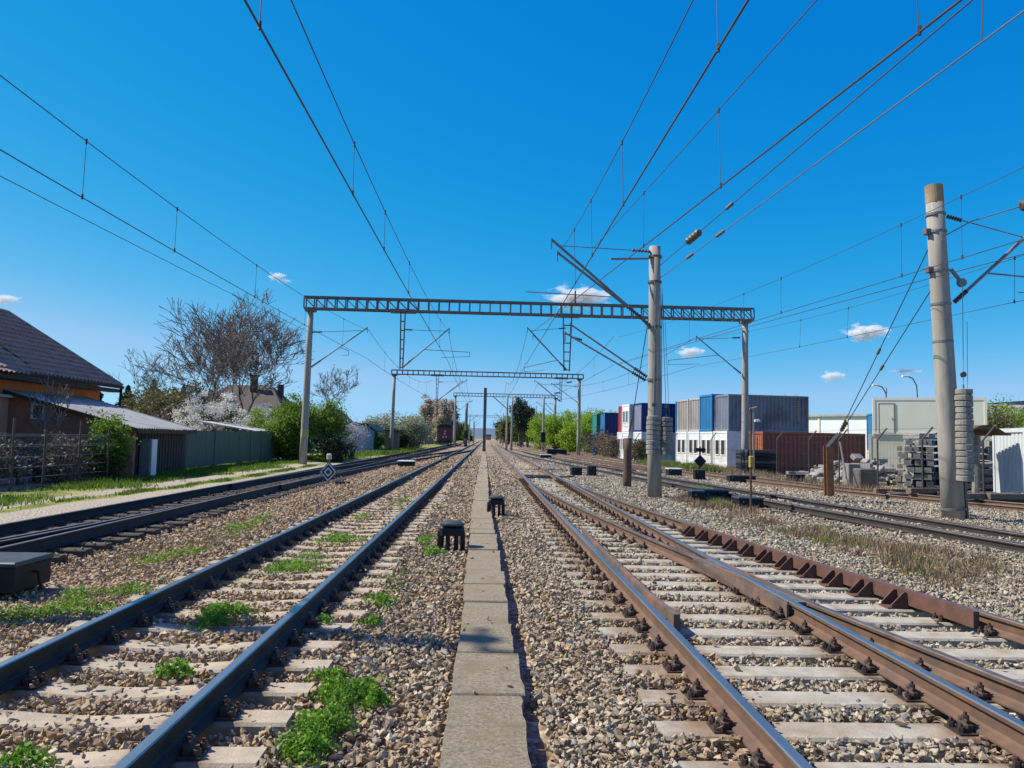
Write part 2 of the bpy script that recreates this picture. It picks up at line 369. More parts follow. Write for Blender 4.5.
def ground_mat():
    m = bpy.data.materials.new('yard ground'); m.use_nodes = True; nt = m.node_tree; L = nt.links
    b = nt.nodes['Principled BSDF']; b.inputs['Roughness'].default_value = .95; b.inputs['Specular IOR Level'].default_value = .2
    tc = nd(nt, 'ShaderNodeTexCoord'); P = tc.outputs['Object']
    def noise(s, d=6):
        q = nd(nt, 'ShaderNodeTexNoise', ins={'Scale': s, 'Detail': d, 'Roughness': .65}); L.new(P, q.inputs['Vector']); return q.outputs['Fac']
    def mix(f, A, B):
        q = nd(nt, 'ShaderNodeMix', data_type='RGBA')
        for k, v in (('Factor', f), ('A', A), ('B', B)):
            if isinstance(v, (tuple, float)): q.inputs[k].default_value = (*v, 1) if isinstance(v, tuple) else v
            else: L.new(v, q.inputs[k])
        return q.outputs['Result']
    def rng_(v, a, b_):
        q = nd(nt, 'ShaderNodeMapRange', ins={'From Min': a, 'From Max': b_}); L.new(v, q.inputs['Value']); return q.outputs['Result']
    vo = nd(nt, 'ShaderNodeTexVoronoi', ins={'Scale': 17.0, 'Randomness': 1.0}); L.new(P, vo.inputs['Vector'])
    sep = nd(nt, 'ShaderNodeSeparateColor'); L.new(vo.outputs['Color'], sep.inputs[0])
    rp = nd(nt, 'ShaderNodeValToRGB'); L.new(sep.outputs[0], rp.inputs['Fac']); e = rp.color_ramp.elements
    e[0].color = (.14,.10,.065,1); e[1].color = (.46,.38,.28,1); k = e.new(.5); k.color = (.31,.225,.145,1)
    rg = nd(nt, 'ShaderNodeValToRGB'); L.new(sep.outputs[1], rg.inputs['Fac']); e = rg.color_ramp.elements
    e[0].color = (.20,.185,.16,1); e[1].color = (.50,.48,.43,1)
    at = nd(nt, 'ShaderNodeAttribute', attribute_name='zone'); sc = nd(nt, 'ShaderNodeSeparateColor'); L.new(at.outputs['Color'], sc.inputs[0])
    def zone(s, nz, sharp=.22):
        ad = nd(nt, 'ShaderNodeMath', operation='ADD'); L.new(s, ad.inputs[0]); L.new(nz, ad.inputs[1]); return rng_(ad.outputs[0], 1-sharp, 1+sharp)
    c = mix(zone(sc.outputs[2], noise(1.5)), rp.outputs['Color'], rg.outputs['Color'])
    c = mix(rng_(noise(.35, 3), .55, .75), c, (.22,.16,.105))
    dr = mix(noise(9), (.30,.23,.15), (.18,.145,.10)); dr = mix(rng_(noise(1.1), .5, .7), dr, (.21,.22,.09))
    c = mix(zone(at.outputs['Alpha'], noise(1.3)), c, dr)
    di = mix(noise(3.0), (.46,.40,.32), (.34,.29,.22)); c = mix(zone(sc.outputs[1], noise(1.7)), c, di)
    gr = mix(noise(6.0), (.16,.20,.045), (.08,.12,.02)); gr = mix(rng_(noise(.9), .4, .62), gr, (.34,.33,.10))
    c = mix(zone(sc.outputs[0], noise(1.2)), c, gr)
    L.new(c, b.inputs['Base Color'])
    bp = nd(nt, 'ShaderNodeBump', ins={'Strength': .9, 'Distance': .05}); L.new(vo.outputs['Distance'], bp.inputs['Height']); bp.invert = True
    L.new(bp.outputs['Normal'], b.inputs['Normal']); return m
me.materials.append(ground_mat())

# ------------------------------------------------------------------ tracks
RAIL = [(-.075,0),(.075,0),(.075,.013),(.022,.032),(.010,.048),(.010,.118),(.034,.132),(.036,.157),(.029,.165),(-.029,.165),(-.036,.157),(-.034,.132),(-.010,.118),(-.010,.048),(-.022,.032),(-.075,.013)]
def rail(parent, fx, y0, y1, step=1.0, dz=0.0, mats=('rail','rail_top'), name='rail'):
    ys = list(np.arange(y0, y1, step)) if y1-y0 < 130 else list(np.arange(y0, y0+120, step))+list(np.arange(y0+120, y1, 12))
    ys.append(y1)
    return MB().sweep(RAIL, [(fx(t), t, dz) for t in ys], topf=(7,8,9)).build(name, mats, parent)
T1L, T1R, T2L, T2R, T0L, T0R = -3.177, -1.670, 1.603, 3.110, -7.82, -6.313
def bolt(mb, x, y, z, r=.022, h=.035): mb.tube([(x,y,z),(x,y,z+h)], r, 6); mb.tube([(x,y,z+h),(x,y,z+h+.02)], r*.5, 5)
def fast_mb():
    """tie plate with two clamp clips and screws, rail at its middle"""
    mb = MB()
    mb.box(-.19,.19,-.085,.085,-.012,-.001)
    for s in (-1, 1):
        xa, xb = sorted((s*.078, s*.135)); mb.bbox(xa, xb, -.055, .055, .0, .05, .012)
        mb.bar((s*.066,-.03,.038), (s*.125,-.03,.062), .03, .018); mb.bar((s*.066,.03,.038), (s*.125,.03,.062), .03, .018)
        bolt(mb, s*.105, 0, .05); bolt(mb, s*.165, -.05, -.001); bolt(mb, s*.165, .05, -.001)
    return mb
_f = fast_mb().build('rail_fastening', 'fast', origin=(0,0,0)); FAST = _f.data; bpy.data.objects.remove(_f)
def fastening(sleeper, x):
    o = bpy.data.objects.new('rail_fastening', FAST); col.objects.link(o); o.parent = sleeper
    o.location = Vector((x-ORG[sleeper.name].x, 0, -ORG[sleeper.name].z))
def sleeper_mb(x0, x1, y, w=.25, sag=0.0, top=-.013):
    mb = MB(); n = 10 if sag else 1
    prof = []
    for i in range(n+1):
        t = i/n; xx = x0+(x1-x0)*t; zz = top-sag*math.exp(-((t-.5)/.2)**2); prof.append((xx, zz))
    b = .018; z0 = -.20; vs = []
    for xx, zz in prof: vs += [(xx,y-w/2,z0),(xx,y-w/2,zz-b),(xx,y-w/2+b,zz),(xx,y+w/2-b,zz),(xx,y+w/2,zz-b),(xx,y+w/2,z0)]
    fs = []
    for i in range(n): fs += [(i*6+j, i*6+6+j, i*6+6+j+1, i*6+j+1) for j in range(5)]
    fs = [tuple(f) for f in fs]+[(0,1,2,3,4,5), tuple(n*6+5-j for j in range(6))]
    mb.add(vs, fs); return mb
def flipn(o):
    me = o.data; import bmesh
    bm = bmesh.new(); bm.from_mesh(me); bmesh.ops.recalc_face_normals(bm, faces=bm.faces); bm.to_mesh(me); bm.free(); return o

# --- the near left track
SL = []     # (xc, half length, y, half width, cover) for the stones
t1 = empty('railway_track', (-2.42,30,0), 'straight track with dark rails and weedy beige concrete sleepers, left of the concrete strip', 'railway track', 'railway tracks of the yard')
for xx in (T1L, T1R): rail(t1, lambda t, xx=xx: xx, .8, 620, 3, mats=('rail_dark','rail_top'))
base1 = flipn(sleeper_mb(-3.67,-1.17,0,.25,.045).build('sleeper', 'sleeper_old', t1))
rest = MB(); k = 0
for i in range(330):
    yy = 2.05+.575*i; jx = random.uniform(-.03,.03)
    SL.append((-2.42+jx, 1.25, yy, .125, .75))
    if i < 100:
        o = base1 if i == 0 else base1.copy()
        if i: col.objects.link(o)
        ORG[o.name] = Vector((-2.42+jx, yy, 0)); o.location = (jx, yy-30, random.uniform(-.012,.004)); o.rotation_euler.z = random.gauss(0,.008)
        if i < 45:
            for xx in (T1L, T1R): fastening(o, xx)
    else: rest.box(-3.67,-1.17,yy-.125,yy+.125,-.12,-.013)
for o in t1.children:
    if o.name.startswith('sleeper'):
        o.data = base1.data
tag(rest.build('sleepers', 'sleeper_old', t1), kind='stuff')
# base1's own mesh is centred on y = 0 of the track empty; shift so that every copy uses location only
base1.data.transform(Matrix.Translation((0,30,0)))

# --- the turnout on the right
YS = 34.0
def dv(t): return (YS-t)**2/410 if t < YS else 0.0
t2 = empty('railway_turnout', (2.36,20,0), 'rusty turnout with pale concrete sleepers and red check rail, right of the concrete strip', 'railway track', 'railway tracks of the yard')
rail(t2, lambda t: T2L, .8, 620, 3)
rail(t2, lambda t: T2R-max(0, .073-dv(t)) if t < YS else T2R-.073, .8, YS, .5)
rail(t2, lambda t: T2R+dv(t), .8, YS+6, .5, -.0015, mats=('rail','rail_topold'))
rail(t2, lambda t: T2R, YS+6, 620, 3)
rail(t2, lambda t: T2L+max(.073, dv(t)), .8, YS, .5, -.003, mats=('rail','rail_topold'))
# check rails: a high flat bar carried on gusset plates
def check(fx, y0, y1, side, m, braces):
    prof = [(-.03,.03),(.03,.03),(.03,.185),(-.03,.185)]
    ys = np.linspace(y0, y1, 16)
    def flare(t): return .05*max(0, (y0+.9-t)/.9)+.05*max(0, (t-y1+.9)/.9)
    o = MB().sweep(prof, [(fx(t)+side*(.102+flare(t)), t, 0) for t in ys]).build('check_rail', m, t2)
    for t in braces:
        mb = MB()
        for d in (-.085, .085):
            xb = fx(t+d)+side*(.134+flare(t+d)); y_ = t+d
            poly = [(xb,y_-.009,.0),(xb+side*.17,y_-.009,.0),(xb+side*.17,y_-.009,.03),(xb+side*.035,y_-.009,.165),(xb,y_-.009,.165)]
            if side > 0: poly = poly[::-1]
            mb.prism(poly, None, (0,.018,0))
        mb.box(fx(t)+side*.20-.14, fx(t)+side*.20+.14, t-.1, t+.1, -.012, .004)
        flipn(mb.build('brace', m, o))
    flipn(o)
SP2 = .60
Y2 = [3.0+SP2*i for i in range(330)]
check(lambda t: T2R+dv(t), 7.3, 14.9, -1, 'checkred', [t for t in Y2 if 7.9 < t < 14.7])
check(lambda t: T2L, 7.0, 13.6, 1, 'frog', [t for t in Y2 if 7.5 < t < 13.2])
# frog: solid wedge between the two crossing rails, wing plates beside it
def fl(t): return T2L+dv(t)-.0
fy = [7.75,8.4,9.1,9.8,10.5]
wed = MB()
left = [(min(T2R-.037, fl(t)-.037)-.02, t) for t in fy]; right = [(max(T2R+.037, fl(t)+.037)+.02, t) for t in fy]
ring = left+right[::-1]; nn = len(ring)
wed.add([(a,b,.01) for a, b in ring]+[(a,b,.158) for a, b in ring], [tuple(reversed(range(nn))), tuple(range(nn,2*nn))]+[(i,(i+1)%nn,nn+(i+1)%nn,nn+i) for i in range(nn)])
fr = flipn(wed.build('frog', 'frog', t2))
MB().bar((left[0][0]-.012,7.7,.085),(left[-1][0]-.012,10.6,.085),.022,.13).build('wing_plate', 'frog', fr)
MB().bar((right[0][0]+.012,7.7,.085),(right[-1][0]+.012,10.6,.085),.022,.13).build('wing_plate', 'frog', fr)
MB().box(left[1][0]-.030,left[1][0]-.012,8.55,8.63,.08,.115).build('marking', 'whitep', fr)
# throw rods and cover plates at the switch tips
mb = MB(); mb.bbox(T2L+.12,T2R-.1,35.6,36.2,-.05,.07,.02); th = mb.build('throw_rod', 'blacklid', t2)
MB().bbox(T2L+.12,T2R-.1,34.3,34.7,-.05,.05,.02).build('throw_rod', 'black', t2)
MB().bar((T2R,35.0,.02),(4.2,36.2,.02),.06).build('drive_rod', 'black', t2)
rest = MB()
for i, yy in enumerate(Y2):
    xr = 3.62+dv(yy) if yy < YS else 3.66
    xl = 1.10
    if yy > 37: xl = 1.06
    SL.append(((xl+xr)/2, (xr-xl)/2, yy, .142, .0 if yy < 37 else .55))
    if i < 90:
        o = flipn(sleeper_mb(xl, xr, yy, .285).build('sleeper', 'sleeper_new' if yy < 38 else 'sleeper_old', t2))
        ORG[o.name] = Vector((2.36, 20, 0)) 
        if yy < 33:
            for xx in {T2L, T2R, T2L+max(.073,dv(yy)), T2R+dv(yy)}:
                if abs(xx-T2R) < .34 and xx != T2R and xx < T2R: continue
                f = bpy.data.objects.new('rail_fastening', FAST); col.objects.link(f); f.parent = o; f.location = (xx-2.36, yy-20, 0)
    else: rest.box(xl, xr, yy-.13, yy+.13, -.12, -.013)
tag(rest.build('sleepers', 'sleeper_old', t2), kind='stuff')

# --- the far left track with its crossover
t0 = empty('railway_turnout', (-7.07,30,0), 'dark oily railway track beside the dirt path, splitting into a crossover', 'railway track', 'railway tracks of the yard')
for xx in (T0L, T0R): rail(t0, lambda t, xx=xx: xx, 2, 420, 2, mats=('rail_dark','rail_topold'))
def s0(t): u = min(1, max(0, (t-20)/92)); return -7.066+4.64*(u*u*(3-2*u))
rail(t0, lambda t: max(s0(t)-.7535, T0L+.073), 24, 112, 1, -.0015, mats=('rail_dark','rail_topold'))
rail(t0, lambda t: max(s0(t)+.7535, T0R+.073), 24, 112, 1, -.003, mats=('rail_dark','rail_topold'))
rail(t0, lambda t: -6.44-.012*(16.4-t)**1.75, 3, 16.4, .5, -.002, mats=('rail_dark','rail_topold'))
rail(t0, lambda t: -6.62-.012*(16.4-t)**1.75, 4, 13.5, .5, -.003, mats=('rail_dark','rail_topold'))
rest = MB()
for i in range(300):
    yy = 5+.6*i; xr = -5.75 if yy < 22 else min(s0(yy)+1.3, -4.1) if yy < 60 else -5.75
    SL.append((-7.07, 1.3, yy, .12, .35))
    if i < 100: flipn(sleeper_mb(-8.38, xr+random.uniform(-.05,.05), yy, .24).build('sleeper', 'oilwood', t0))
    else: rest.box(-8.38, xr, yy-.12, yy+.12, -.12, -.013)
for i in range(60): rest.box(s0(58+.7*i)-1.25, s0(58+.7*i)+1.25, 58+.7*i, 58.24+.7*i, -.12, -.016)
tag(rest.build('sleepers', 'oilwood', t0), kind='stuff')

# --- two yard tracks on the right
def interp(pts):
    a = np.array(pts, float)
    # smooth piecewise cubic through the measured points
    xs, vs = a[:,0], a[:,1]; d = np.gradient(vs, xs)
    def f(t):
        t = min(max(t, xs[0]), xs[-1]); i = min(len(xs)-2, max(0, int(np.searchsorted(xs, t)-1))); h = xs[i+1]-xs[i]; u = (t-xs[i])/h
        return float((2*u**3-3*u*u+1)*vs[i]+(u**3-2*u*u+u)*h*d[i]+(-2*u**3+3*u*u)*vs[i+1]+(u**3-u*u)*h*d[i+1])
    return f
F3 = interp([(4,10.6),(12.9,9.15),(17.3,8.62),(22,8.08),(28.6,7.5),(34.5,6.95),(50,5.65),(63.6,4.55),(90,3.45),(120,3.2),(160,3.2)])
F4 = interp([(13,19.3),(18,16.6),(21.5,15.05),(25.5,13.6),(30,12.45),(38,11.35),(50,10.3),(70,9.1),(110,7.6),(160,6.4),(300,6.4)])
def yard(F, y0, y1, label, extra, g=1.51, rm='rail_dark'):
    c = empty('railway_track', (F(25)+.75,25,0), label, 'railway track', 'railway tracks of the yard')
    def off(a):
        def f(t):
            sl = (F(t+.2)-F(t-.2))/.4; return F(t)+a*math.sqrt(1+sl*sl)
        return f
    for a in (0, g): rail(c, off(a), y0, y1, 1, -.04, mats=(rm,'rail_topold'))
    for a, q0, q1 in extra: rail(c, off(a), q0, q1, 1, -.043, mats=(rm,'rail_topold'))
    rest = MB(); t = y0; i = 0
    while t < min(y1, 150):
        sl = (F(t+.2)-F(t-.2))/.4; A = math.atan(sl)
        T = Matrix.Translation((F(t)+g/2, t, 0)) @ Matrix.Rotation(-A, 4, 'Z')
        mb = MB(T) if i < 95 else rest; 
        if i >= 95: mb.T = T
        mb.box(-1.25,1.25,-.12,.12,-.14,-.062 if t < 30 else -.085)
        if i < 95: mb.build('sleeper', 'plank', c)
        i += 1; t += .62
    if rest.v: tag(rest.build('sleepers', 'plank', c), kind='stuff')
    return c
yard(F3, 6, 118, 'blackened yard track with a second rail pair, curving in front of the leaning mast', [(.20,10,33),(1.30,14,40)])
yard(F4, 14, 260, 'rusty yard track running behind the leaning mast past the containers', [(-1.35,44,75),(.25,30,48)], rm='rail')
# a few more sidings far along the yard
def siding(F, y0, y1, label):
    c = empty('railway_track', (F(y0), y0, 0), label, 'railway track', 'railway tracks of the yard')
    for a in (0, 1.5): rail(c, lambda t: F(t)+a, y0, y1, 4, -.04, mats=('rail','rail_topold'))
    mb = MB()
    for i in range(min(95, int((y1-y0)/.9))): mb.box(F(y0+.9*i)-.5, F(y0+.9*i)+2, y0+.9*i, y0+.9*i+.25, -.14, -.085)
    tag(mb.build('sleepers', 'plank', c), kind='stuff')
siding(interp([(44,8.6),(60,7.0),(90,5.2),(130,4.0)]), 44, 130, 'far siding between the two right yard tracks, crossing toward the through line')
siding(interp([(60,13.0),(90,11.2),(150,9.6),(320,9.0)]), 60, 320, 'outermost far siding along the lime green shrubs')

# ------------------------------------------------------------------ concrete cable trough
tr = empty('cable_trough', (0,20,0), 'long strip of flat concrete trough covers running between the two main tracks', 'cable trough')
joints = [1.2,2.5,3.55,4.75,5.32,6.34,7.3,8.25]
while joints[-1] < 96: joints.append(joints[-1]+random.choice((.9,.95,1.0,1.0,1.25,.6)))
def tx(t): return .045-.155*sm(5, 26, t)-.05*sm(26, 90, t)
joints = joints[:100]
for a, b in zip(joints, joints[1:]):
    m_ = (a+b)/2; w0, w1 = .235+random.uniform(-.012,.012), .245+random.uniform(-.02,.018)
    c = float(tx(m_)); dz = random.uniform(-.008,.010); sl = random.uniform(-.010,.010)
    T = Matrix.Translation((c, m_, .012+dz)) @ Matrix.Rotation(random.gauss(0,.008), 4, 'Z') @ Matrix.Rotation(sl, 4, 'X')
    mb = MB(T); L_ = (b-a)/2-.005
    # chipped outline: slightly uneven long edges
    n = 6; le = [(-w0+random.uniform(-.004,.006), -L_+2*L_*i/n) for i in range(n+1)]; ri = [(w1+random.uniform(-.012,.006), -L_+2*L_*i/n) for i in range(n+1)]
    ring = ri+le[::-1]; k = len(ring); cxm = 0
    ins = [(p[0]*.985, p[1]*(1-.008/L_)) for p in ring]
    mb.add([(p[0],p[1],-.09) for p in ring]+[(p[0],p[1],-.012) for p in ring]+[(p[0],p[1],0) for p in ins],
           [tuple(reversed(range(k))), tuple(range(2*k,3*k))]+[(i,(i+1)%k,k+(i+1)%k,k+i) for i in range(k)]+[(k+i,k+(i+1)%k,2*k+(i+1)%k,2*k+i) for i in range(k)])
    mb.build('cover_slab', 'slab', tr)

# ------------------------------------------------------------------ ballast stones
def rock_group(name, matn, nvar=14):
    ng = bpy.data.node_groups.new(name, 'GeometryNodeTree')
    ng.interface.new_socket('Geometry', in_out='INPUT', socket_type='NodeSocketGeometry')
    ng.interface.new_socket('Geometry', in_out='OUTPUT', socket_type='NodeSocketGeometry')
    N, L = ng.nodes, ng.links
    gi, go = N.new('NodeGroupInput'), N.new('NodeGroupOutput')
    gti = N.new('GeometryNodeGeometryToInstance')
    for i in range(nvar):
        p = N.new('GeometryNodePoints'); p.inputs['Count'].default_value = 11+i % 4
        rv = N.new('FunctionNodeRandomValue'); rv.data_type = 'FLOAT_VECTOR'; rv.inputs['Min'].default_value = (-.5,-.42,-.36); rv.inputs['Max'].default_value = (.5,.42,.36)
        rv.inputs['Seed'].default_value = 31*i+5; L.new(rv.outputs[0], p.inputs['Position'])
        ch = N.new('GeometryNodeConvexHull'); L.new(p.outputs[0], ch.inputs[0])
        sm_ = N.new('GeometryNodeSetMaterial'); sm_.inputs['Material'].default_value = matn; L.new(ch.outputs[0], sm_.inputs[0])
        ss = N.new('GeometryNodeSetShadeSmooth'); ss.inputs['Shade Smooth'].default_value = False; L.new(sm_.outputs[0], ss.inputs[0])
        L.new(ss.outputs[0], gti.inputs[0])
    ip = N.new('GeometryNodeInstanceOnPoints'); ip.inputs['Pick Instance'].default_value = True
    L.new(gi.outputs[0], ip.inputs['Points']); L.new(gti.outputs[0], ip.inputs['Instance'])
    rr = N.new('FunctionNodeRandomValue'); rr.data_type = 'FLOAT_VECTOR'; rr.inputs['Min'].default_value = (-.7,-.7,0); rr.inputs['Max'].default_value = (.7,.7,6.28); rr.inputs['Seed'].default_value = 3
    L.new(rr.outputs[0], ip.inputs['Rotation'])
    na = N.new('GeometryNodeInputNamedAttribute'); na.data_type = 'FLOAT'; na.inputs['Name'].default_value = 'sc'; L.new(na.outputs[0], ip.inputs['Scale'])
    L.new(ip.outputs[0], go.inputs[0]); return ng
def rock_mat():
    m = bpy.data.materials.new('crushed stone'); m.use_nodes = True; nt = m.node_tree; L = nt.links
    b = nt.nodes['Principled BSDF']; b.inputs['Roughness'].default_value = .9; b.inputs['Specular IOR Level'].default_value = .2
    oi = nd(nt, 'ShaderNodeObjectInfo'); sx = nd(nt, 'ShaderNodeSeparateXYZ'); L.new(oi.outputs['Location'], sx.inputs[0])
    def ramp(cols):
        r = nd(nt, 'ShaderNodeValToRGB'); r.color_ramp.interpolation = 'LINEAR'; L.new(oi.outputs['Random'], r.inputs['Fac']); e = r.color_ramp.elements
        while len(e) < len(cols): e.new(.5)
        for i, c in enumerate(cols): e[i].position = i/(len(cols)-1); e[i].color = (*c, 1)
        return r.outputs['Color']
    warm = ramp([(.20,.135,.08),(.45,.30,.155),(.31,.215,.125),(.55,.41,.25),(.42,.355,.26),(.47,.30,.15),(.62,.53,.39)])
    cool = ramp([(.15,.125,.09),(.37,.31,.22),(.28,.25,.19),(.47,.41,.31),(.38,.355,.30),(.42,.32,.20),(.58,.53,.44)])
    nz = nd(nt, 'ShaderNodeTexNoise', ins={'Scale': .6, 'Detail': 3.0}); L.new(oi.outputs['Location'], nz.inputs['Vector'])
    mr = nd(nt, 'ShaderNodeMapRange', ins={'From Min': -3.0, 'From Max': 3.0}); 
    a = nd(nt, 'ShaderNodeMath', operation='MULTIPLY_ADD', ins={1: 6.0, 2: -3.0}); L.new(nz.outputs['Fac'], a.inputs[0])
    s = nd(nt, 'ShaderNodeMath', operation='ADD'); L.new(a.outputs[0], s.inputs[0]); L.new(sx.outputs['X'], s.inputs[1]); L.new(s.outputs[0], mr.inputs['Value'])
    mx = nd(nt, 'ShaderNodeMix', data_type='RGBA'); L.new(mr.outputs[0], mx.inputs['Factor']); L.new(warm, mx.inputs['A']); L.new(cool, mx.inputs['B'])
    tc = nd(nt, 'ShaderNodeTexCoord'); n2 = nd(nt, 'ShaderNodeTexNoise', ins={'Scale': 3.0, 'Detail': 5.0}); L.new(tc.outputs['Object'], n2.inputs['Vector'])
    hs = nd(nt, 'ShaderNodeMapRange', ins={'From Min': .3, 'From Max': .7, 'To Min': .62, 'To Max': 1.14}); L.new(n2.outputs['Fac'], hs.inputs['Value'])
    ml = nd(nt, 'ShaderNodeMix', data_type='RGBA', blend_type='MULTIPLY', ins={'Factor': 1.0}); L.new(mx.outputs['Result'], ml.inputs['A']); L.new(hs.outputs[0], ml.inputs['B'])
    # rust dust beside the turnout rails
    rr_ = []
    for x0 in (1.6, 3.11):
        q1 = nd(nt, 'ShaderNodeMath', operation='SUBTRACT', ins={1: x0}); L.new(sx.outputs['X'], q1.inputs[0]); q2 = nd(nt, 'ShaderNodeMath', operation='ABSOLUTE'); L.new(q1.outputs[0], q2.inputs[0]); rr_.append(q2.outputs[0])
    q3 = nd(nt, 'ShaderNodeMath', operation='MINIMUM'); L.new(rr_[0], q3.inputs[0]); L.new(rr_[1], q3.inputs[1])
    q4 = nd(nt, 'ShaderNodeMath', operation='MULTIPLY_ADD', ins={1: .5, 2: 0.0}); L.new(nz.outputs['Fac'], q4.inputs[0]); q5 = nd(nt, 'ShaderNodeMath', operation='ADD'); L.new(q3.outputs[0], q5.inputs[0]); L.new(q4.outputs[0], q5.inputs[1])
    q6 = nd(nt, 'ShaderNodeMapRange', ins={'From Min': .3, 'From Max': .75, 'To Min': .75, 'To Max': 0.0}); L.new(q5.outputs[0], q6.inputs['Value'])
    q7 = nd(nt, 'ShaderNodeMix', data_type='RGBA', blend_type='MULTIPLY'); q7.inputs['B'].default_value = (.74,.56,.42,1); L.new(q6.outputs[0], q7.inputs['Factor']); L.new(ml.outputs['Result'], q7.inputs['A']); ml = q7
    # oil in the far left track's bed, plus shadow painted in as dark stone
    o1 = nd(nt, 'ShaderNodeMath', operation='ADD', ins={1: 7.06}); L.new(sx.outputs['X'], o1.inputs[0]); o2 = nd(nt, 'ShaderNodeMath', operation='ABSOLUTE'); L.new(o1.outputs[0], o2.inputs[0])
    o3 = nd(nt, 'ShaderNodeMath', operation='ADD'); L.new(o2.outputs[0], o3.inputs[0]); L.new(nz.outputs['Fac'], o3.inputs[1])
    o4 = nd(nt, 'ShaderNodeMapRange', ins={'From Min': 1.2, 'From Max': 1.75}); L.new(o3.outputs[0], o4.inputs['Value'])
    oi_ = nd(nt, 'ShaderNodeMix', data_type='RGBA'); oi_.inputs['A'].default_value = (.055,.045,.038,1); L.new(o4.outputs[0], oi_.inputs['Factor']); L.new(ml.outputs['Result'], oi_.inputs['B'])
    L.new(oi_.outputs['Result'], b.inputs['Base Color']); return m
def scatter(x0f, x1f, y0, y1, dens):
    A = 0; n = int(dens*(y1-y0)*(x1f-x0f)); return rng.uniform(x0f, x1f, n), rng.uniform(y0, y1, n)
P_, S_ = [], []
for y0, y1, dens, s0_, s1_ in ((2.6,6,1250,.026,.072),(6,9,980,.028,.074),(9,13,680,.033,.082),(13,19,380,.042,.096),(19,27,220,.05,.115),(27,38,110,.06,.14),(38,52,55,.08,.17),(52,75,26,.11,.22)):
    W = .70*y1+2.2
    xs, ys = scatter(max(-8.5,-W), min(19, W), y0, y1, dens)
    keep = np.ones(len(xs), bool)
    c = tx(ys); d = xs-c
    keep &= (rng.random(len(xs)) < .004) & (np.abs(d) < .22) | ~((d > -.25) & (d < .36+.03*np.sin(ys*3.1)+.02*np.sin(ys*9)))
    for rx in (T1L, T1R, T2L, T2R, T0L, T0R): keep &= np.abs(xs-rx) > .10
    dvv = np.where(ys < YS, (YS-ys)**2/410, 0)
    for base in (T2L, T2R): keep &= np.abs(xs-base-dvv) > .10
    r3 = np.array([F3(t) for t in ys]); r4 = np.array([F4(t) for t in ys])
    for off in (0, 1.52): keep &= (np.abs(xs-r3-off) > .11) & (np.abs(xs-r4-off) > .13)
    # fewer stones where dry weeds and dirt take over
    dw = band(xs, 5.9, 7.6, .6)*sm(8, 12, ys)*(1-sm(24, 30, ys)); keep &= rng.random(len(xs)) > .75*dw
    keep &= ~((xs > 9) & (rng.random(len(xs)) < .35))
    bx = np.exp(-((xs+5.0)/.8)**2-((ys-9.3)/1.8)**2); keep &= rng.random(len(xs)) > bx*.85
    xs, ys = xs[keep], ys[keep]; r3 = r3[keep]
    z = hgt(xs, ys)+rng.uniform(-.02, .06, len(xs))*np.where(ys < 30, 1, .5)
    crib = np.zeros(len(xs), bool); kill = np.zeros(len(xs), bool)
    for (xc, hl, yy, hw, cov) in SL:
        if yy < y0-.5 or yy > y1+.5: continue
        near = (np.abs(ys-yy-(.015 if cov == 0 else 0)) < hw+(.035 if cov == 0 else .02)) & (np.abs(xs-xc) < hl+.01)
        mid = np.exp(-((xs-xc)/.45)**2)
        pk = np.where(cov > .5, .985-.10*mid, .995 if cov == 0 else .9)
        kill |= near & (rng.random(len(xs)) < pk)
        tn = np.clip((xs-xc)/(2*hl)+.5, 0, 1); z = np.where(near, -.008-(.045*np.exp(-((tn-.5)/.2)**2) if cov > .5 else 0), z)
    in2 = (xs > 1.15) & (xs < 3.6+np.where(ys < YS, (YS-ys)**2/410, 0)) & (ys < 37)
    z = np.where(in2, z+.022, z)
    z = np.where((xs > .72) & (xs < 1.3) & (ys < 37), z+.05, z)
    z = np.where(((xs > -1.3) & (xs < -1.0)) | ((xs > -4.1) & (xs < -3.55)), z+.035, z)
    in1 = (xs > -3.7) & (xs < -1.1); z = np.where(in1, z+.030, z)
    sh = (xs > 3.8+np.where(ys < YS, (YS-ys)**2/410, 0)) & (xs < 6); z = np.where(sh, z+.02, z)
    mid = (xs > .36) & (xs < 1.1); z = np.where(mid, z+.015, z)
    lf = (xs > -1.0) & (xs < -.25); z = np.where(lf, z+.03, z)
    on = np.abs(xs-tx(ys)) < .22; z = np.where(on, .022, z)
    xs, ys, z = xs[~kill], ys[~kill], z[~kill]
    u = rng.random(len(xs)); P_.append(np.stack([xs, ys, z], 1)); S_.append(s0_+(s1_-s0_)*u**1.4)
P_ = np.concatenate(P_); S_ = np.concatenate(S_)*.93
me = bpy.data.meshes.new('ballast'); me.vertices.add(len(P_)); me.vertices.foreach_set('co', P_.astype(np.float32).ravel())
a = me.attributes.new('sc', 'FLOAT', 'POINT'); a.data.foreach_set('value', S_.astype(np.float32))
bo = bpy.data.objects.new('ballast', me); col.objects.link(bo); ORG['ballast'] = Vector()
tag(bo, 'loose crushed stone ballast between and beside the tracks', 'ballast', kind='stuff')
md = bo.modifiers.new('stones', 'NODES'); md.node_group = rock_group('stones', rock_mat())
print('stones', len(P_))
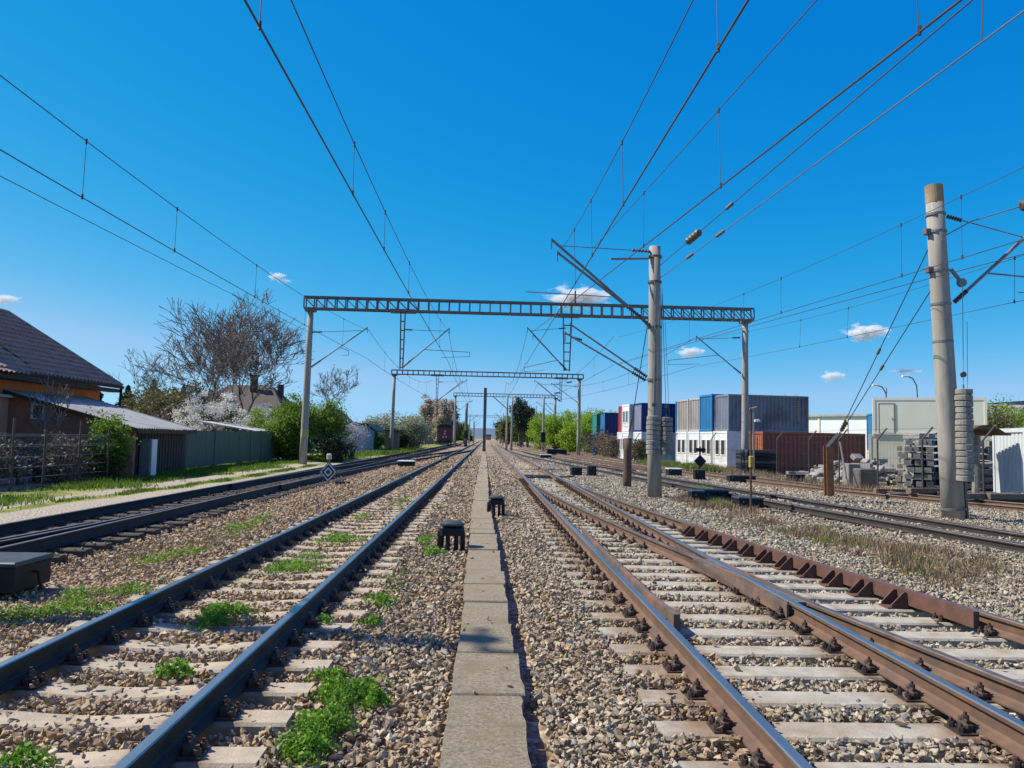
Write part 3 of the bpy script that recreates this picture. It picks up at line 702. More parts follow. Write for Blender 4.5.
# ------------------------------------------------------------------ catenary masts and portals
def lerp(a, b, t): return Vector(a).lerp(Vector(b), t)
def cantilever(parent, foot, tip, tie0, arm=None, arm_at=.55, tie_z=None, r=.035):
    """raking tube with its insulator, a tie rod above it and a registration arm"""
    foot, tip = Vector(foot), Vector(tip)
    c = MB().tube([lerp(foot, tip, .16), tip], r, 8)
    if tie0 is not None:
        t1_ = lerp(foot, tip, .93); c.tube([lerp(tie0, t1_, .2), t1_], .016, 5)
    c = c.build('cantilever', 'galv', parent)
    MB().ribbed(foot, lerp(foot, tip, .17), .065, 7).build('insulator', 'insul', c)
    if tie0 is not None:
        MB().ribbed(tie0, lerp(tie0, lerp(foot, tip, .93), .2), .06, 6).build('insulator', 'insul', c)
    MB().tube([tip+Vector((-.0,0,-.30)), tip+Vector((0,0,.06))], .02, 5).build('messenger_clamp', 'steel', c)
    if arm is not None:
        a0 = lerp(foot, tip, arm_at); a1 = Vector(arm)
        m = MB().tube([a0, a1], .022, 6); m.tube([a1, a1+Vector((0,0,-.28))], .018, 5); m.tube([a1+Vector((0,0,-.26)), lerp(a1, a0, .62)+Vector((0,0,-.42))], .014, 5)
        m.build('registration_arm', 'galv', c)
    return c
def truss(mb, x0, x1, y, z0, z1, d=.5, n=40, diag=(), r=.05):
    for yy in (y-d/2, y+d/2):
        for z in (z0+r, z1-r): mb.bar((x0,yy,z), (x1,yy,z), .10, .09)
        for i in range(n+1):
            x = x0+(x1-x0)*i/n; mb.bar((x,yy,z0+.09), (x,yy,z1-.09), .07)
            if i < n and any(a <= i/n < b for a, b in diag):
                x2 = x0+(x1-x0)*(i+1)/n; p = (z1-.09, z0+.09); mb.bar((x,yy-.004,p[0]), (x2,yy-.004,p[1]), .045)
    for i in range(n+1):
        x = x0+(x1-x0)*i/n
        for z in (z0+.03, z1-.03): mb.bar((x,y-d/2+.04,z), (x,y+d/2-.04,z), .05)
def drop_post(parent, x, y, zt, zb, w=.26):
    mb = MB()
    for sx in (-1, 1):
        for sy in (-1, 1): mb.bar((x+sx*w/2, y+sy*.10, zt), (x+sx*w/2*.62, y+sy*.10, zb), .055)
    n = 6
    for i in range(n+1):
        t = i/n; ww = w*(1-.38*t); z = zt+(zb-zt)*t*.98
        for sy in (-.10, .10): mb.bar((x-ww/2, y+sy, z), (x+ww/2, y+sy, z), .04)
    p = mb.build('drop_post', 'steel', parent)
    MB().bbox(x-.75, x+.75, y-.32, y+.32, zt-.05, zt+.14, .02).build('hanger_plate', 'steel', p)
    return p
def mast(parent, base, top, r0, r1, name='pole', m='pole', n=20):
    return MB().tube([lerp(base, top, t) for t in (0,.25,.5,.75,1)], [r0+(r1-r0)*t for t in (0,.25,.5,.75,1)], n).build(name, m, parent, smooth=True)
def flat_caps(o):
    for p in o.data.polygons:
        if len(p.vertices) > 8: p.use_smooth = False
PG = 'lattice portals spanning the tracks'
def portal(y, xl, xr, zb, zt, label, xlb=None, n=44, diag=((0,.24),(.74,1)), r=.23):
    e = empty('catenary_portal', ((xl+xr)/2, y, 0), label, 'catenary portal', PG)
    mb = MB(); truss(mb, xl, xr, y, zb, zt, .55, n, diag); mb.build('beam', 'steel', e)
    for x, xb in ((xl+.35, xlb if xlb is not None else xl+.35), (xr-.45, xr-.45)):
        flat_caps(mast(e, (xb,y,-.25), (x,y,zb-.02), r, r*.74))
        MB().bbox(x-.3, x+.3, y-.3, y+.3, zb-.12, zb+.02, .01).build('cap_plate', 'steel', e)
    return e
p1 = portal(46, -11.0, 16.05, 9.16, 9.95, 'nearest and largest steel lattice portal on round concrete poles', xlb=-10.75)
for o in list(p1.children):
    if o.name.startswith('pole'):
        # pale painted band near the foot of the left pole
        pass
MB().tube([(-10.72,46,1.55),(-10.71,46,2.0)], .234, 16).build('paint_band', 'lichen', p1)
d1 = drop_post(p1, -5.15, 46, 9.16, 5.75); d2 = drop_post(p1, 4.75, 46, 9.16, 5.85, .52)
cantilever(p1, (-5.05,46,5.85), (-2.35,46.1,8.25), (-5.05,46,8.1), (-1.1,46.1,6.85), .45)
cantilever(p1, (4.7,46,5.95), (2.35,46,8.4), (4.65,46,8.45), (2.2,46,6.0), .22)
cantilever(p1, (4.8,46.2,5.9), (2.7,46.3,8.05), None)
cantilever(p1, (-10.5,46,5.7), (-7.25,46,8.15), (-10.5,46,7.8), (-8.3,46,6.75), .5)
cantilever(p1, (15.35,46,5.95), (12.6,46,8.15), (15.3,46,8.15), (10.9,46,6.65), .5)
MB().tube([(2.2,46,10.6),(7.4,46.1,10.45)], .03, 5).build('top_bar', 'steel', p1)
MB().bar((5.2,46,9.9),(5.2,46,10.75), .09).build('top_stub', 'steel', p1)
MB().ribbed((5.0,46.2,7.95),(5.7,46.1,7.75), .09, 6).build('insulator', 'insul', p1)
p2 = portal(91, -11.3, 11.4, 8.95, 9.55, 'second lattice portal, framed beneath the nearest one', xlb=-11.1, n=36, diag=((0,0),))
drop_post(p2, -5.9, 91, 8.95, 5.9); drop_post(p2, 8.75, 91, 8.95, 6.2)
cantilever(p2, (-5.85,91,6), (-2.4,91,8.6), None); cantilever(p2, (-5.8,91.4,6.05), (-2.9,91.5,8.5), (-5.8,91,8.2))
cantilever(p2, (8.7,91,6.2), (5.6,91,8.7), None); cantilever(p2, (8.7,91.3,6.3), (6.1,91.4,8.4), (8.6,91,8.3))
cantilever(p2, (11.0,91,6.0), (7.6,91,8.4), (10.95,91,8.0))
for dx, dz in ((-.8,-.4),(-2.2,-1.7)): MB().ribbed((10.2+dx,91,8.9+dz),(10.9+dx,91,9.0+dz), .11, 5).build('insulator', 'insul', p2)
p3 = portal(136, -5.9, 12.6, 9.0, 9.6, 'third lattice portal in the middle distance', n=34, diag=((0,0),))
p4 = portal(268, -7, 12.5, 8.9, 9.6, 'farthest thin lattice portal above the vanishing rails', n=24, diag=((0,0),))
cantilever(p3, (-5.5,136,6), (-2.6,136,8.3), (-5.5,136,8)); cantilever(p3, (11.8,136,6), (8.8,136,8.3), (11.8,136,8))

# mast at the right of the turnout
A = empty('catenary_mast', (5.54,25.06,0), 'concrete mast with two raking cantilevers, between the turnout and the right yard', 'catenary mast', 'concrete catenary masts')
mp = mast(A, (5.52,25.06,-.2), (5.46,25.06,8.2), .235, .185); flat_caps(mp)
c = cantilever(A, (5.30,25.0,5.55), (2.0,24.85,8.28), (5.28,25,8.02), None, r=.045)
c = cantilever(A, (4.95,24.7,5.75), (2.15,24.3,7.72), None, None, r=.042)
MB().bar((5.3,25,5.5),(4.9,24.7,5.8), .07).build('bracket', 'steel', A)
cantilever(A, (5.25,25.3,3.75), (2.6,25.9,5.35), None, None, r=.028); cantilever(A, (5.25,25.1,3.85), (2.75,25.6,5.6), None, None, r=.028)
MB().tube([(5.28,25.3,7.85),(4.0,25.1,7.75)], .035, 6).build('bracket', 'steel', A)
for z in (7.85,7.0,5.5,3.75,2.0): MB().tube([(5.47,25.06,z-.035),(5.47,25.06,z+.035)], .235 if z > 3 else .25, 16).build('clamp_band', 'steel', A)
mb = MB(); mb.tube([(5.42,24.8,1.3),(5.42,24.8,7.0)], .02, 5); mb.tube([(5.72,25.0,1.3),(5.70,25.0,6.6)], .012, 5); mb.build('cable_pipe', 'galv', A)
def weights(x, y, z0, n, h, r, label, rope_top, sq=False):
    e = empty('weight_stack', (x,y,z0), label, 'tension weights', 'stacks of concrete tension weights')
    for i in range(n):
        z = z0+i*h; j = random.uniform(-.01,.01); q = r*random.uniform(.97,1.02)
        MB().tube([(x+j,y,z+.002),(x+j,y,z+.022),(x+j,y,z+h*.84),(x+j,y,z+h*.95)], [q*.9,q,q,q*.9], 18).build('weight', 'weight', e)
    m = MB(); m.tube([(x,y,z0-.05),(x,y,z0+n*h+.1)], .02, 6); m.tube([(x,y,z0+n*h),(rope_top[0],rope_top[1],rope_top[2])], .009, 4); m.tube([(x+.1,y,z0+n*h),(rope_top[0]+.1,rope_top[1],rope_top[2]-.9)], .007, 4)
    m.build('rope', 'galv', e); MB().tube([(x,y-.03,z0+n*h+.35),(x,y+.03,z0+n*h+.35)], .07, 12).build('pulley', 'steel', e)
    return e
weights(5.36, 24.55, 1.32, 8, .155, .23, 'grey weight stack hung in front of the mast beside the turnout', (5.4,24.6,6.8))
weights(5.86, 24.95, 1.30, 8, .155, .22, 'darker weight stack hung behind the mast beside the turnout', (5.7,25.0,6.8))
# leaning mast at the far right
B = empty('catenary_mast', (11.66,18.93,0), 'tall leaning concrete mast with rusty tip and yellow patch, nearest on the right', 'catenary mast', 'concrete catenary masts')
mb_, mt_ = Vector((11.66,18.93,-.2)), Vector((11.28,18.9,8.40))
flat_caps(mast(B, mb_, mt_, .265, .205, n=24))
def onB(z): return mb_.lerp(mt_, (z+.2)/8.6)
MB().tube([onB(7.95), onB(8.405)], [.213,.209], 24).build('rusty_tip', 'pole_top', B)
m_ = MB(); vs_ = [onB(z_)+Vector((.2545*math.cos(t_), .2545*math.sin(t_), 0)) for z_ in (1.72,1.9,2.1,2.28) for t_ in np.linspace(-PI*.5-.05,-PI*.5+.95,7)]
m_.add(vs_, [(7*j+i,7*j+i+1,7*j+8+i,7*j+7+i) for j in range(3) for i in range(6)]); m_.build('paint_patch', 'lichen', B)
MB().tube([onB(.2), onB(.26)], .30, 20).build('clamp_band', 'steel', B)
for z in (7.65,7.2,6.2,5.35,4.4): MB().tube([onB(z-.03), onB(z+.03)], .24, 20).build('clamp_band', 'galv', B)
for z in (7.2, 6.22): MB().bbox(onB(z).x-.33, onB(z).x-.2, 18.8, 18.98, z-.07, z+.07, .01).build('bracket', 'steel', B)
cantilever(B, (11.72,18.85,5.4), (13.62,18.7,7.2), (11.6,18.9,7.62), (14.6,18.7,6.0), .42, r=.042)
MB().tube([(11.55,18.85,7.12),(12.05,18.6,7.42),(13.3,18.2,7.8)], .016, 5).build('anchor_wire', 'galv', B)
ins = MB().ribbed((13.05,18.2,7.72),(13.62,18.2,7.92), .15, 4, .55); ins.build('insulator', 'insulgrey', B)
mb = MB(); mb.tube([(11.65,18.85,6.25),(11.85,18.8,5.95)], .05, 8); mb.tube([(11.9,18.76,5.9),(11.9,18.86,5.9)], .11, 14); mb.build('pulley', 'galv', B)
MB().bar((11.93,18.8,-.1),(11.80,18.9,3.1), .05).build('weight_guide', 'steel', B)
weights(11.75, 18.58, .92, 15, .152, .2, 'tall column of fifteen round weights on the leaning mast', (11.85,18.7,5.8))
# a third mast outside the left edge, its shadow falls across the strip
C = empty('catenary_mast', (-9.75,8.75,0), 'concrete mast beside the dirt path, shading the near left track', 'catenary mast', 'concrete catenary masts')
flat_caps(mast(C, (-9.75,8.75,-.2), (-9.75,8.75,10.75), .22, .14))
MB().bar((-9.75,8.35,10.7),(-9.75,9.15,10.7), .06).build('bracket', 'steel', C); MB().bar((-9.75,8.42,10.7),(-9.75,8.42,11.2), .07).build('top_stub', 'steel', C)
cantilever(C, (-9.55,8.75,5.7), (-7.1,8.75,7.2), (-9.55,8.75,7.0), (-7.9,8.75,6.3), .5)

# far line-side poles
FP = 'thin poles far along the line'
def far_pole(x, y, h, r, label, m='pole', arm=0, box=None, name='line_pole'):
    e = empty(name, (x,y,0), label, 'pole', FP)
    mast(e, (x,y,-.2), (x,y,h), r, r*.8, n=10, m=m)
    if arm: MB().tube([(x,y,h*.75),(x+arm,y,h*.98)], .06, 5).build('bracket_arm', 'steel', e)
    if box: MB().bbox(x-.35,x+.35,y-.35,y+.3,box,box+1.5,.05).build('equipment_box', 'black', e)
    return e
e = empty('line_pole', (-.22,102.6,0), 'dark slim steel pole standing alone at the end of the strip', 'pole', FP)
mb = MB(); mb.box(-.42,-.02,102.5,102.56,-.2,8.4); mb.box(-.42,-.02,102.68,102.74,-.2,8.4); mb.box(-.25,-.19,102.565,102.675,-.2,8.4); mb.build('pole', 'steel', e)
MB().bbox(-.45,.02,102.3,102.9,-.2,.35,.03).build('base', 'post_rust', e)
far_pole(3.0,112,8.0,.17,'left of the twin concrete poles right of the vanishing point', arm=-2.2)
far_pole(3.75,113,7.9,.17,'right of the twin concrete poles right of the vanishing point')
far_pole(-3.9,150,8.4,.32,'stout dark pole with a box beside the maroon wagon', m='steel', box=1.6)
far_pole(-4.4,205,8.0,.16,'slim pole beyond the wagon', arm=2)
far_pole(-3.9,240,8.0,.16,'slimmer pole farther beyond the wagon', arm=2)
far_pole(9.6,150,8.2,.17,'pale pole beside the dark pine', arm=-2)
far_pole(13.3,150,9.2,.2,'pole in front of the dark pine', arm=-2.2)
far_pole(8.6,116,8.2,.2,'pole with a low black box before the lime green shrubs', arm=0, box=1.3)
for i, (x, y) in enumerate(((4.2,190),(4.4,235),(8.2,215),(-4.6,300),(4.6,310))): far_pole(x, y, 8, .16, ('faint pole behind the twin poles','fainter pole deep behind the twin poles','faint pole below the pine','faint pole where the left rails vanish','faint pole where the right rails vanish')[i], arm=(-2 if x > 0 else 2))

# ------------------------------------------------------------------ overhead wires
OG = 'overhead line wires above the tracks'
def para(pts, n=14):
    """smooth line through points given as (x,y,z)"""
    a = np.array(pts, float)
    if len(a) == 2: return [tuple(a[0]+(a[1]-a[0])*i/n) for i in range(n+1)]
    t = np.linspace(a[0,1], a[-1,1], n*2); k = min(2, len(a)-1)
    cx, cz = np.polyfit(a[:,1], a[:,0], min(k,1)), np.polyfit(a[:,1], a[:,2], k)
    return [(float(np.polyval(cx, q)), float(q), float(np.polyval(cz, q))) for q in t]
def line(label, mess, cont, drops=(), rm=.009, rc=.010, m='wire', mm='wire', loc=None):
    ref = mess or cont
    e = empty('overhead_line', ref[0], label, 'overhead wire', OG)
    pm = pc = None
    if mess: pm = para(mess); MB().tube(pm, rm, 5).build('messenger_wire', mm, e)
    if cont: pc = para(cont); MB().tube(pc, rc, 5).build('contact_wire', m, e)
    for d in drops:
        def at(p, y):
            for a, b in zip(p, p[1:]):
                if a[1] <= y <= b[1]: return lerp(a, b, (y-a[1])/(b[1]-a[1]))
            return Vector(p[-1])
        a, b = at(pm, d), at(pc, d); k = MB().tube([a, b], .006, 4); k.tube([a+Vector((0,0,.04)), a-Vector((0,0,.05))], .02, 5); k.tube([b+Vector((0,0,.06)), b-Vector((0,0,.03))], .02, 5); k.build('dropper', m, e)
    return e
line('pair of wires over the leftmost track, nearest stretch', [(-7.1,-10,7.6),(-7.1,13,6.76),(-7.1,24,6.86),(-7.2,46,8.0)], [(-7.1,-10,5.7),(-7.1,13,5.75),(-7.2,46,6.3)], (4,8,13.4,17.4,23.5,30,38))
line('single feeder wire left of the leftmost track', None, [(-11.0,-6,7.1),(-11.0,17.2,7.25),(-10.9,32,7.6),(-10.7,46,7.8)], rc=.010)
line('pair of wires over the left main track, nearest stretch', [(-2.42,-8,7.4),(-2.42,13,6.80),(-2.42,24,6.92),(-2.4,46,8.1)], [(-2.42,-8,5.85),(-2.42,13,5.91),(-2.4,46,6.3)], (3,7.7,13.2,17.3,22.8,31,38), rc=.013)
line('pair of wires over the right main track, nearest stretch', [(2.36,-8,7.5),(2.36,9,7.05),(2.36,17,7.12),(2.2,25,7.9)], [(2.36,-8,5.75),(2.36,7,5.83),(2.36,17,6.0),(2.3,46,6.2)], (2,7.8,13.4,17.4,20.7), rc=.014)
line('pair of wires crossing from the right toward the turnout', [(4.3,-4,6.6),(4.0,9,7.15),(3.7,16,7.6),(3.4,25,8.1)], [(4.5,-4,5.1),(4.05,6.3,5.55),(3.7,16,6.25),(3.4,26,6.95),(2.6,46,8.1)], (3,7.0,12.6,18), rc=.014)
an = empty('anchor_wires', (6,-6,6.6), 'two grey anchor wires with insulators running to the mast beside the turnout', 'anchor wire')
for k, (a, b) in enumerate((((6.7,-6,7.55),(5.62,25,7.55)),((6.6,-6,6.6),(5.65,25,7.15)))):
    MB().tube([a, lerp(a, b, .5)-Vector((0,0,.02)), b], .012, 5).build('wire', 'wiregrey' if k else 'wire', an)
    for t in ((.865,.90),(.78,.795)) if k == 0 else ((.885,.905),(.80,.82)):
        MB().ribbed(lerp(a,b,t[0]), lerp(a,b,t[1]), .115 if t[0] == .865 else .05, 4 if t[0] == .865 else 3, .6).build('insulator', 'insulgrey' if t[0] == .865 else 'steel', an)
MB().tube([lerp((6.7,-6,7.55),(5.62,25,7.55),.49), lerp((6.6,-6,6.6),(5.65,25,7.15),.49)], .01, 4).build('dropper', 'wire', an)
line('wires over the near right yard track', [(10.4,6,7.2),(9.95,14,6.98),(9.25,25,7.05),(7.9,46,8.0)], [(10.4,6,5.45),(9.95,14,5.62),(9.25,25,5.95),(7.9,46,6.4)], (12,15.5,17.6,24,27,33), rm=.007)
line('second thin pair of wires over the near right yard track', None, [(10.6,6,5.1),(10.2,14,5.45),(9.4,26,5.85),(7.9,46,6.35)], rc=.010)
line('wires over the far right yard track beyond the leaning mast', [(13.3,10,6.55),(13.0,19,6.5),(12.8,29,6.75),(12.6,46,8.0)], [(13.3,10,5.2),(12.9,19,5.36),(12.8,29,5.7),(12.5,46,6.3)], (18.5,27,31,37), rm=.007, rc=.008)
for lab, x, xe in (('wires over the left main track between the first and second portals',-2.4,-2.5),('wires over the right main track between the first and second portals',2.3,2.3),('wires over the leftmost track between the first and second portals',-7.2,-6.5),('wires over the right yard between the first and second portals',7.6,6.2),('wires over the outer right siding between the first and second portals',12.5,8.0)):
    line(lab, [(x,46,8.05),((x+xe)/2,68,6.95),(xe,91,8.4)], [(x,46,6.3),((x+xe)/2,68,6.1),(xe,91,6.3)], (53,60,68,76,84), rm=.013, rc=.013)
for lab, x in (('wires over the left main track beyond the second portal',-2.5),('wires over the right main track beyond the second portal',2.3),('wires over the right siding beyond the second portal',6.0)):
    line(lab, [(x,91,8.4),(x,113,7.2),(x,136,8.4)], [(x,91,6.2),(x,136,6.2)], (105,120), rm=.016, rc=.016)
# guy stubs and their wires
e = empty('guy_stub', (5.61,30.4,0), 'short brown round post holding a steep guy wire behind the turnout mast', 'guy post')
mast(e, (5.61,30.4,-.2), (5.61,30.4,1.85), .17, .16, m='post_rust', n=14)
MB().tube([(5.61,30.35,1.8),(5.6,29.6,2.4),(5.5,25.3,7.0)], .016, 5).build('guy_wire', 'wire', e)
MB().tube([(5.6,30.0,2.1),(5.59,29.5,2.6)], .04, 6).build('turnbuckle', 'galv', e)
e = empty('guy_stub', (11.8,26.2,0), 'orange rusty steel post holding two guy wires of the leaning mast', 'guy post')
mb = MB(); t = Vector((-.03,0,1.72))
for x0, x1, y0, y1 in ((-.12,.12,-.13,-.10),(-.12,.12,.10,.13),(-.02,.02,-.10,.10)): mb.prism([(11.8+x0,26.2+y0,-.2),(11.8+x1,26.2+y0,-.2),(11.8+x1,26.2+y1,-.2),(11.8+x0,26.2+y1,-.2)], None, t+Vector((0,0,.2)))
mb.build('pole', 'beam_rust', e)
MB().bar((11.7,26.1,1.7),(12.0,25.9,2.15), .10).build('anchor_arm', 'galv', e)
for a, b in (((12.0,25.9,2.1),(11.35,18.95,7.2)),((12.05,25.95,2.1),(11.5,18.95,6.2))):
    MB().tube([a, b], .014, 5).build('guy_wire', 'wire', e)
    MB().ribbed(lerp(a,b,.03), lerp(a,b,.10), .05, 4).build('insulator', 'insulgrey', e); MB().ribbed(lerp(a,b,.47), lerp(a,b,.50), .045, 3).build('insulator', 'insul', e)
# ------------------------------------------------------------------ line-side equipment
def bond_box(x, y, label, s=1.0, rz=0):
    e = empty('junction_box', (x,y,-.05), label, 'junction box', 'black boxes on legs beside the strip')
    def cyl(z0, z1, r, n=14, k=1.0): return MB().tube([(x,y,z0),(x,y,z1)], [r*s,r*s*k], n)
    MB().bbox(x-.19*s,x+.19*s,y-.15*s,y+.15*s,.19*s,.345*s,.04*s).build('body', 'black', e)
    MB().tube([(x,y,.345*s),(x,y,.375*s),(x,y,.41*s)], [.20*s,.20*s,.12*s], 16).build('lid', 'blacklid', e)
    for dx, dy in ((-.2,-.06),(-.06,-.13),(.075,-.13),(.18,-.1),(.17,.12),(-.17,.12)):
        MB().tube([(x+dx*s,y+dy*s,-.12),(x+dx*s*.95,y+dy*s,.25*s)], .036*s, 8).build('leg', 'black', e)
    return e
bond_box(-.50,12.35,'nearer black box on legs, left edge of the strip',1.0)
bond_box(.28,18.2,'farther black box on legs, right edge of the strip',.95)
def equip(x0, x1, y0, y1, h, label, lid='blacklid', name='switch_box', group='black switch boxes', cat='switch box', z=-.12):
    e = empty(name, ((x0+x1)/2,(y0+y1)/2,z), label, cat, group)
    MB().bbox(x0,x1,y0,y1,z,h-.05,.015).build('body', 'black', e); MB().bbox(x0-.02,x1+.02,y0-.02,y1+.02,h-.05,h,.015).build('lid', lid, e)
    MB().bar((x0+.12,y0-.03,h-.09),(x0+.12,y0-.03,h-.16),.03).build('hasp', 'galv', e)
    MB().tube([(x1-.02,(y0+y1)/2,.06),(x1+.06,(y0+y1)/2,.04),(x1+.10,(y0+y1)/2,-.16)],.018,6).build('cable', 'black', e)
    return e
equip(-6.4,-5.28,9.0,9.75,.21,'black box with worn grey lid in grass at the left edge', z=-.13)
equip(6.35,6.75,23.6,24.1,.26,'black box right of the concrete mast foot'); equip(6.95,7.75,24.4,25.0,.24,'wide black box beside the near yard track')
equip(7.15,7.85,21.6,22.2,.22,'black box with grey lid below the thin signal post')
equip(4.25,4.75,37.8,38.6,.40,'black switch motor on the gravel right of the turnout tips'); equip(5.0,5.4,37.4,37.9,.5,'small black box next to the switch motor')
equip(-4.9,-4.0,43.5,44.4,.36,'white topped switch motor by the crossover', lid='whitep')
equip(9.6,10.3,40.2,40.9,.36,'white topped switch motor between the yard tracks', lid='whitep')
equip(10.0,10.5,36.6,37.0,.45,'black box near the rotated lantern'); equip(11.0,12.2,34.5,35.0,.3,'low black box at the far yard track')
equip(14.2,14.9,35.6,36.1,.35,'black box on the far gravel before the rubble')
equip(7.2,9.5,90,91,.6,'dark crate of fittings below the lime shrubs'); equip(5.0,6.0,70,70.8,.35,'white topped motor far up the yard', lid='whitep')
# switch lantern with the concentric diamond
e = empty('switch_lantern', (-5.5,27.4,0), 'diamond shaped switch indicator with black and white rings between the left tracks', 'switch indicator')
mb = MB(); mb.tube([(-5.5,27.45,-.1),(-5.5,27.45,.95)], .035, 8); mb.build('pole', 'galv', e)
for k, (r, m) in enumerate(((.34,'steel'),(.305,'whitep'),(.25,'black'),(.165,'whitep'),(.10,'blacklid'))):
    y_ = 27.36-.006*k; MB().prism([(-5.5,y_,.42-r*1.05),(-5.5+r*.92,y_,.42),(-5.5,y_,.42+r*1.05),(-5.5-r*.92,y_,.42)], None, (0,.02 if k else .12,0)).build('diamond_plate' if not k else 'ring', m, e)
MB().bbox(-5.58,-5.42,27.36,27.52,.86,1.06,.03).build('cap', 'cream', e)
MB().bbox(-5.3,-4.8,27.6,27.9,-.12,.08,.02).build('lever_box', 'black', e)
e = empty('switch_lantern', (12.45,44.5,0), 'black rotated switch lantern on a short post before the white offices', 'switch indicator')
MB().tube([(12.45,44.5,-.1),(12.45,44.5,1.5)], .05, 8).build('pole', 'steel', e)
MB().prism([(12.45,44.4,.3),(12.8,44.4,.66),(12.45,44.4,1.02),(12.1,44.4,.66)], None, (0,.18,0)).build('diamond_plate', 'black', e); MB().bbox(12.2,12.75,44.35,44.65,1.2,1.42,.05).build('cap', 'black', e)
e = empty('signal_post', (7.19,20.74,0), 'thin rusty post with a small yellow box in dry grass', 'signal post')
MB().tube([(7.19,20.74,-.1),(7.19,20.74,2.75)], .032, 8).build('pole', 'post_rust', e); MB().bbox(7.12,7.26,20.62,20.73,1.1,1.4,.02).build('signal_box', 'yellow', e)
MB().tube([(7.19,20.7,2.68),(7.33,20.66,2.72)], .035, 8).build('lamp_head', 'galv', e)
e = empty('lamp_post', (14.9,42.5,0), 'slim grey post with two small floodlights before the slate container', 'lamp post')
MB().tube([(14.9,42.5,-.1),(14.9,42.5,3.6)], .06, 8).build('pole', 'galv', e)
for z, s in ((2.95,.3),(3.62,-.25)): MB().bbox(14.9+min(0,s),14.9+max(0,s),42.3,42.5,z,z+.13,.03).build('lamp_head', 'whitep', e)

# ------------------------------------------------------------------ containers
CG = 'shipping containers stacked behind the fence'
def corr(mb, T, L, z0, z1, y, depth=.04, pitch=.28):
    """corrugated sheet along local x at local y"""
    n = int(L/pitch); p = L/n; pts = []
    for i in range(n): pts += [(i*p, 0), (i*p+p*.25, 0), (i*p+p*.37, depth), (i*p+p*.63, depth), (i*p+p*.75, 0)]
    pts.append((L, 0)); vs = [(a, y+b, z) for z in (z0, z1) for a, b in pts]; k = len(pts)
    mb.T = T; mb.add(vs, [(i, i+1, k+i+1, k+i) for i in range(k-1)]); mb.T = None
def container(x, y, z, rz, L, label, side, end, H=2.6, W=2.44, frame=None, doors=False, name='shipping_container', group=CG, marks=False):
    """x,y is the near corner; the long side runs along local +x, the short end along local +y"""
    e = empty(name, (x,y,z), label, 'container', group)
    T = Matrix.Translation((x,y,z)) @ Matrix.Rotation(rz, 4, 'Z'); fr = frame or side
    mb = MB(T)
    for xx in (0, L-.12):
        for yy in (0, W-.12): mb.box(xx,xx+.12,yy,yy+.12,0,H)
    for yy in (0.004, W-.124):
        for zz in (0.004, H-.144): mb.box(.12,L-.12,yy,yy+.12,zz,zz+.14)
    for xx in (0.004, L-.124):
        for zz in (0.004, H-.144): mb.box(xx,xx+.12,.12,W-.12,zz,zz+.14)
    mb.build('frame', fr, e)
    for yy, s in ((.045,1), (W-.045,-1)):
        m = MB(); corr(m, T, L-.24, .14, H-.14, 0, .045*s); m.v = [tuple(T @ (T.inverted() @ Vector(v)+Vector((.12,yy,0)))) for v in m.v]; m.build('side_wall', side, e)
    for xx in (.045, L-.045):
        m = MB(); T2_ = T @ Matrix.Translation((xx,.12,0)) @ Matrix.Rotation(PI/2, 4, 'Z'); corr(m, T2_, W-.24, .14, H-.14, 0, -.04 if xx < 1 else .04, .27); m.build('end_wall', end, e)
    MB(T).box(.02,L-.02,.02,W-.02,H-.06,H-.012).build('roof', side, e)
    MB(T).box(.05,L-.05,.05,W-.05,.03,.10).build('floor_plate', 'black', e)
    if doors:
        d = MB(T)
        for yy in (.45,.95,1.5,2.0): d.tube([(-.01,yy,.1),(-.01,yy,H-.1)], .02, 6)
        d.build('lock_bar', 'galv', e)
    if marks:
        d = MB(T); random.seed(3)
        for i in range(9): d.box(L-.90,L-.70,-.012,-.004,H-.45-.17*i,H-.35-.17*i)
        d.box(L-1.35,L-1.32,-.012,-.004,.9,H-.35); d.build('marking', 'markc', e)
    return e
